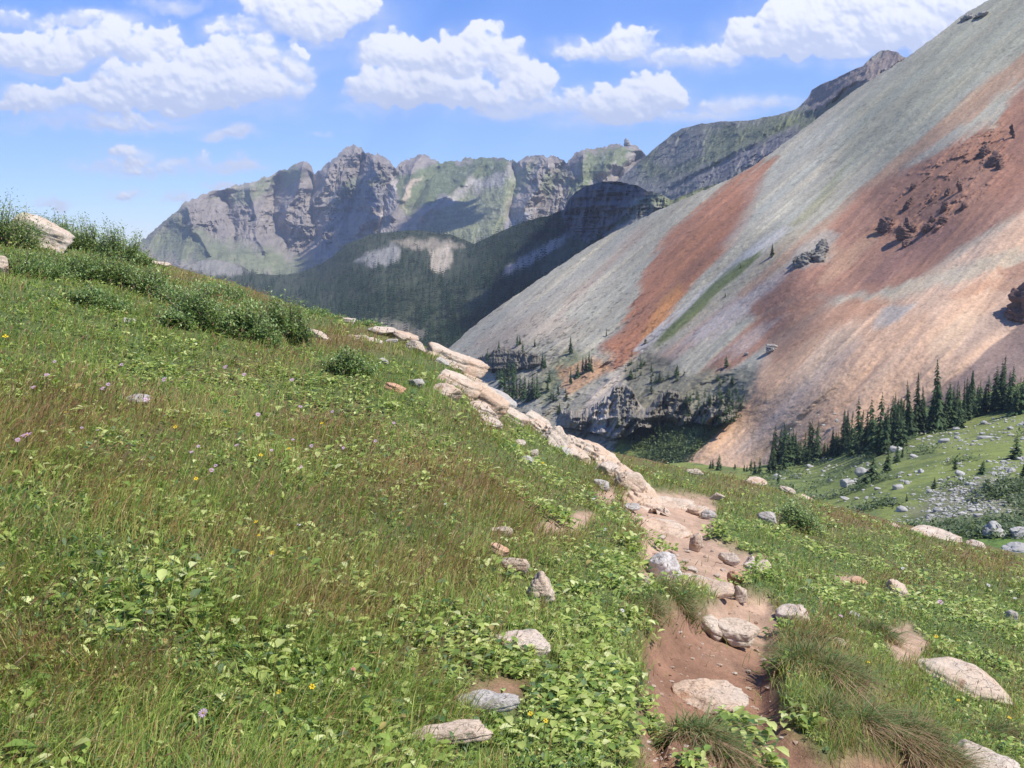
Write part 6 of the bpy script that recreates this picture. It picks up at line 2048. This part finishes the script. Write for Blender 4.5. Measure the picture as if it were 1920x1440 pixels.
def meadow_shrubs():
    g = np.random.default_rng(67)
    u = g.uniform(1380, 2080, 7000); v = g.uniform(760, 1010, 7000)
    P = mea.at(u, v)
    dn = fbm(P[:, :2] / 14, 3, 0.6, 777)
    u2 = g.uniform(1150, 1420, 900); v2 = g.uniform(780, 880, 900)
    ok = (dn > 0.12) & (g.uniform(0, 1, 7000) < 0.7) & (u > 1420) & (v > np.interp(u, mea.us, mea.vt) + 6)
    P = P[ok]
    k2 = (sdf([(1170, 800), (1240, 800), (1330, 790), (1360, 800), (1300, 850), (1290, 880), (1200, 860)], u2, v2) > 0) | (sdf(SCRUB[0], u2, v2) > -8)
    P = np.concatenate([P, scree.at(u2[k2], v2[k2])])
    k = 16
    idx = np.repeat(np.arange(len(P)), k)
    r = np.hypot(P[:, 0], P[:, 1])
    m = len(idx)
    sz = 0.55 * np.interp(r, [100, 300, 500], [1, 1.5, 2.2])[idx]
    B = P[idx] + g.normal(0, 1, (m, 3)) * np.array((1.0, 1.0, 0.45)) * sz[:, None] * 1.3
    B[:, 2] += 0.35 * sz
    a = g.uniform(0, 6.28, m)
    col = np.array([(0.08, 0.12, 0.05), (0.11, 0.155, 0.06), (0.14, 0.18, 0.08)])[g.integers(0, 3, m)] * g.uniform(0.8, 1.2, (m, 1))
    o = leaf_mesh(B, np.stack([np.cos(a), np.sin(a)], -1), g.uniform(0.0, 0.9, m), sz, sz * 0.6, g.uniform(0, 0.4, m), col)
    ob = link('shrubs', raw_mesh('shrubs', *o[:3], o[3], True, (M_LEAF,)))
    tag(ob, kind='stuff', label='low grey green willow scrub dotted over the meadow', cat='shrubs')


meadow_shrubs()


# ------------------------------------------------------------------ the cumulus overhead whose shade lies on the far slopes
def overhead_cloud(poly, sheet, zc, R, n, label, seed, dens):
    g = np.random.default_rng(seed)
    poly = np.array(poly, float)
    pts = []
    while len(pts) < n:
        u, v = g.uniform(poly[:, 0].min(), poly[:, 0].max()), g.uniform(poly[:, 1].min(), poly[:, 1].max())
        if float(sdf(poly, np.array(u), np.array(v))) > 0:
            P = onsheet(sheet, u, v)
            t = (zc - P[2]) / SUN_DIR[2]
            pts.append(P + SUN_DIR * t)
    pts = np.array(pts)
    Vs, Ts, o = [], [], 0
    for p in pts:
        rr_ = R * g.uniform(0.6, 1.25)
        V = ICO3_V * rr_ * np.array((1, 1, 0.7))
        V = V * (1 + 0.22 * fbm(V / (rr_ * 0.6) + p / 50, 3, 0.55, seed))[:, None]
        Vs.append(V + p + np.array((0, 0, g.uniform(0, R * 0.8)))); Ts.append(ICO3_F + o); o += len(V)
    m = bpy.data.materials.new('cloud_vapour')
    m.use_nodes = True
    t = NT(m.node_tree)
    t.n.clear()
    out = t.node('ShaderNodeOutputMaterial')
    pv = t.node('ShaderNodeVolumePrincipled')
    pv.inputs['Color'].default_value = (0.98, 0.98, 1, 1)
    pv.inputs['Density'].default_value = dens
    t.l.new(pv.outputs[0], out.inputs['Volume'])
    c = pts.mean(0)
    ob = link('cloud', raw_mesh('cloud', np.concatenate(Vs) - c, tris=np.concatenate(Ts), mats=(m,)), loc=c)
    tag(ob, label, 'cloud', kind='stuff')


overhead_cloud([(605, 470), (640, 400), (670, 355), (700, 350), (712, 385), (690, 430), (660, 480), (610, 500)], far, 1900, 55, 60, 'cumulus drifting over the tallest far peak', 1, 0.12)
overhead_cloud([(750, 430), (800, 400), (850, 380), (885, 395), (870, 425), (830, 435)], far, 1900, 55, 40, 'cumulus drifting over the far green shoulder', 2, 0.12)
overhead_cloud([(1030, 430), (1066, 365), (1100, 342), (1160, 338), (1205, 350), (1170, 410), (1120, 460), (1060, 520), (960, 560), (950, 520), (1000, 480)], val, 1450, 26, 130, 'cumulus drifting over the dark dome', 3, 0.08)

# ------------------------------------------------------------------ the air
def build_haze():
    hw = 7600
    z0, z1 = -520.0, 900.0
    V = np.array([(x, y, z) for z in (z0, z1) for y in (-hw, hw) for x in (-hw, hw)], float)
    Qd = [(0, 2, 3, 1), (4, 5, 7, 6), (0, 1, 5, 4), (2, 6, 7, 3), (0, 4, 6, 2), (1, 3, 7, 5)]
    m = bpy.data.materials.new('haze_air')
    m.use_nodes = True
    t = NT(m.node_tree)
    t.n.clear()
    out = t.node('ShaderNodeOutputMaterial')
    pv = t.node('ShaderNodeVolumePrincipled')
    pv.inputs['Color'].default_value = (0.68, 0.80, 1.0, 1)
    pv.inputs['Density'].default_value = HAZE
    pv.inputs['Anisotropy'].default_value = 0.1
    t.l.new(pv.outputs[0], out.inputs['Volume'])
    o = link('haze', raw_mesh('haze', V, Qd, smooth=False, mats=(m,)))
    tag(o, kind='stuff')
    o.visible_shadow = True


HAZE = 1.0e-4
build_haze()
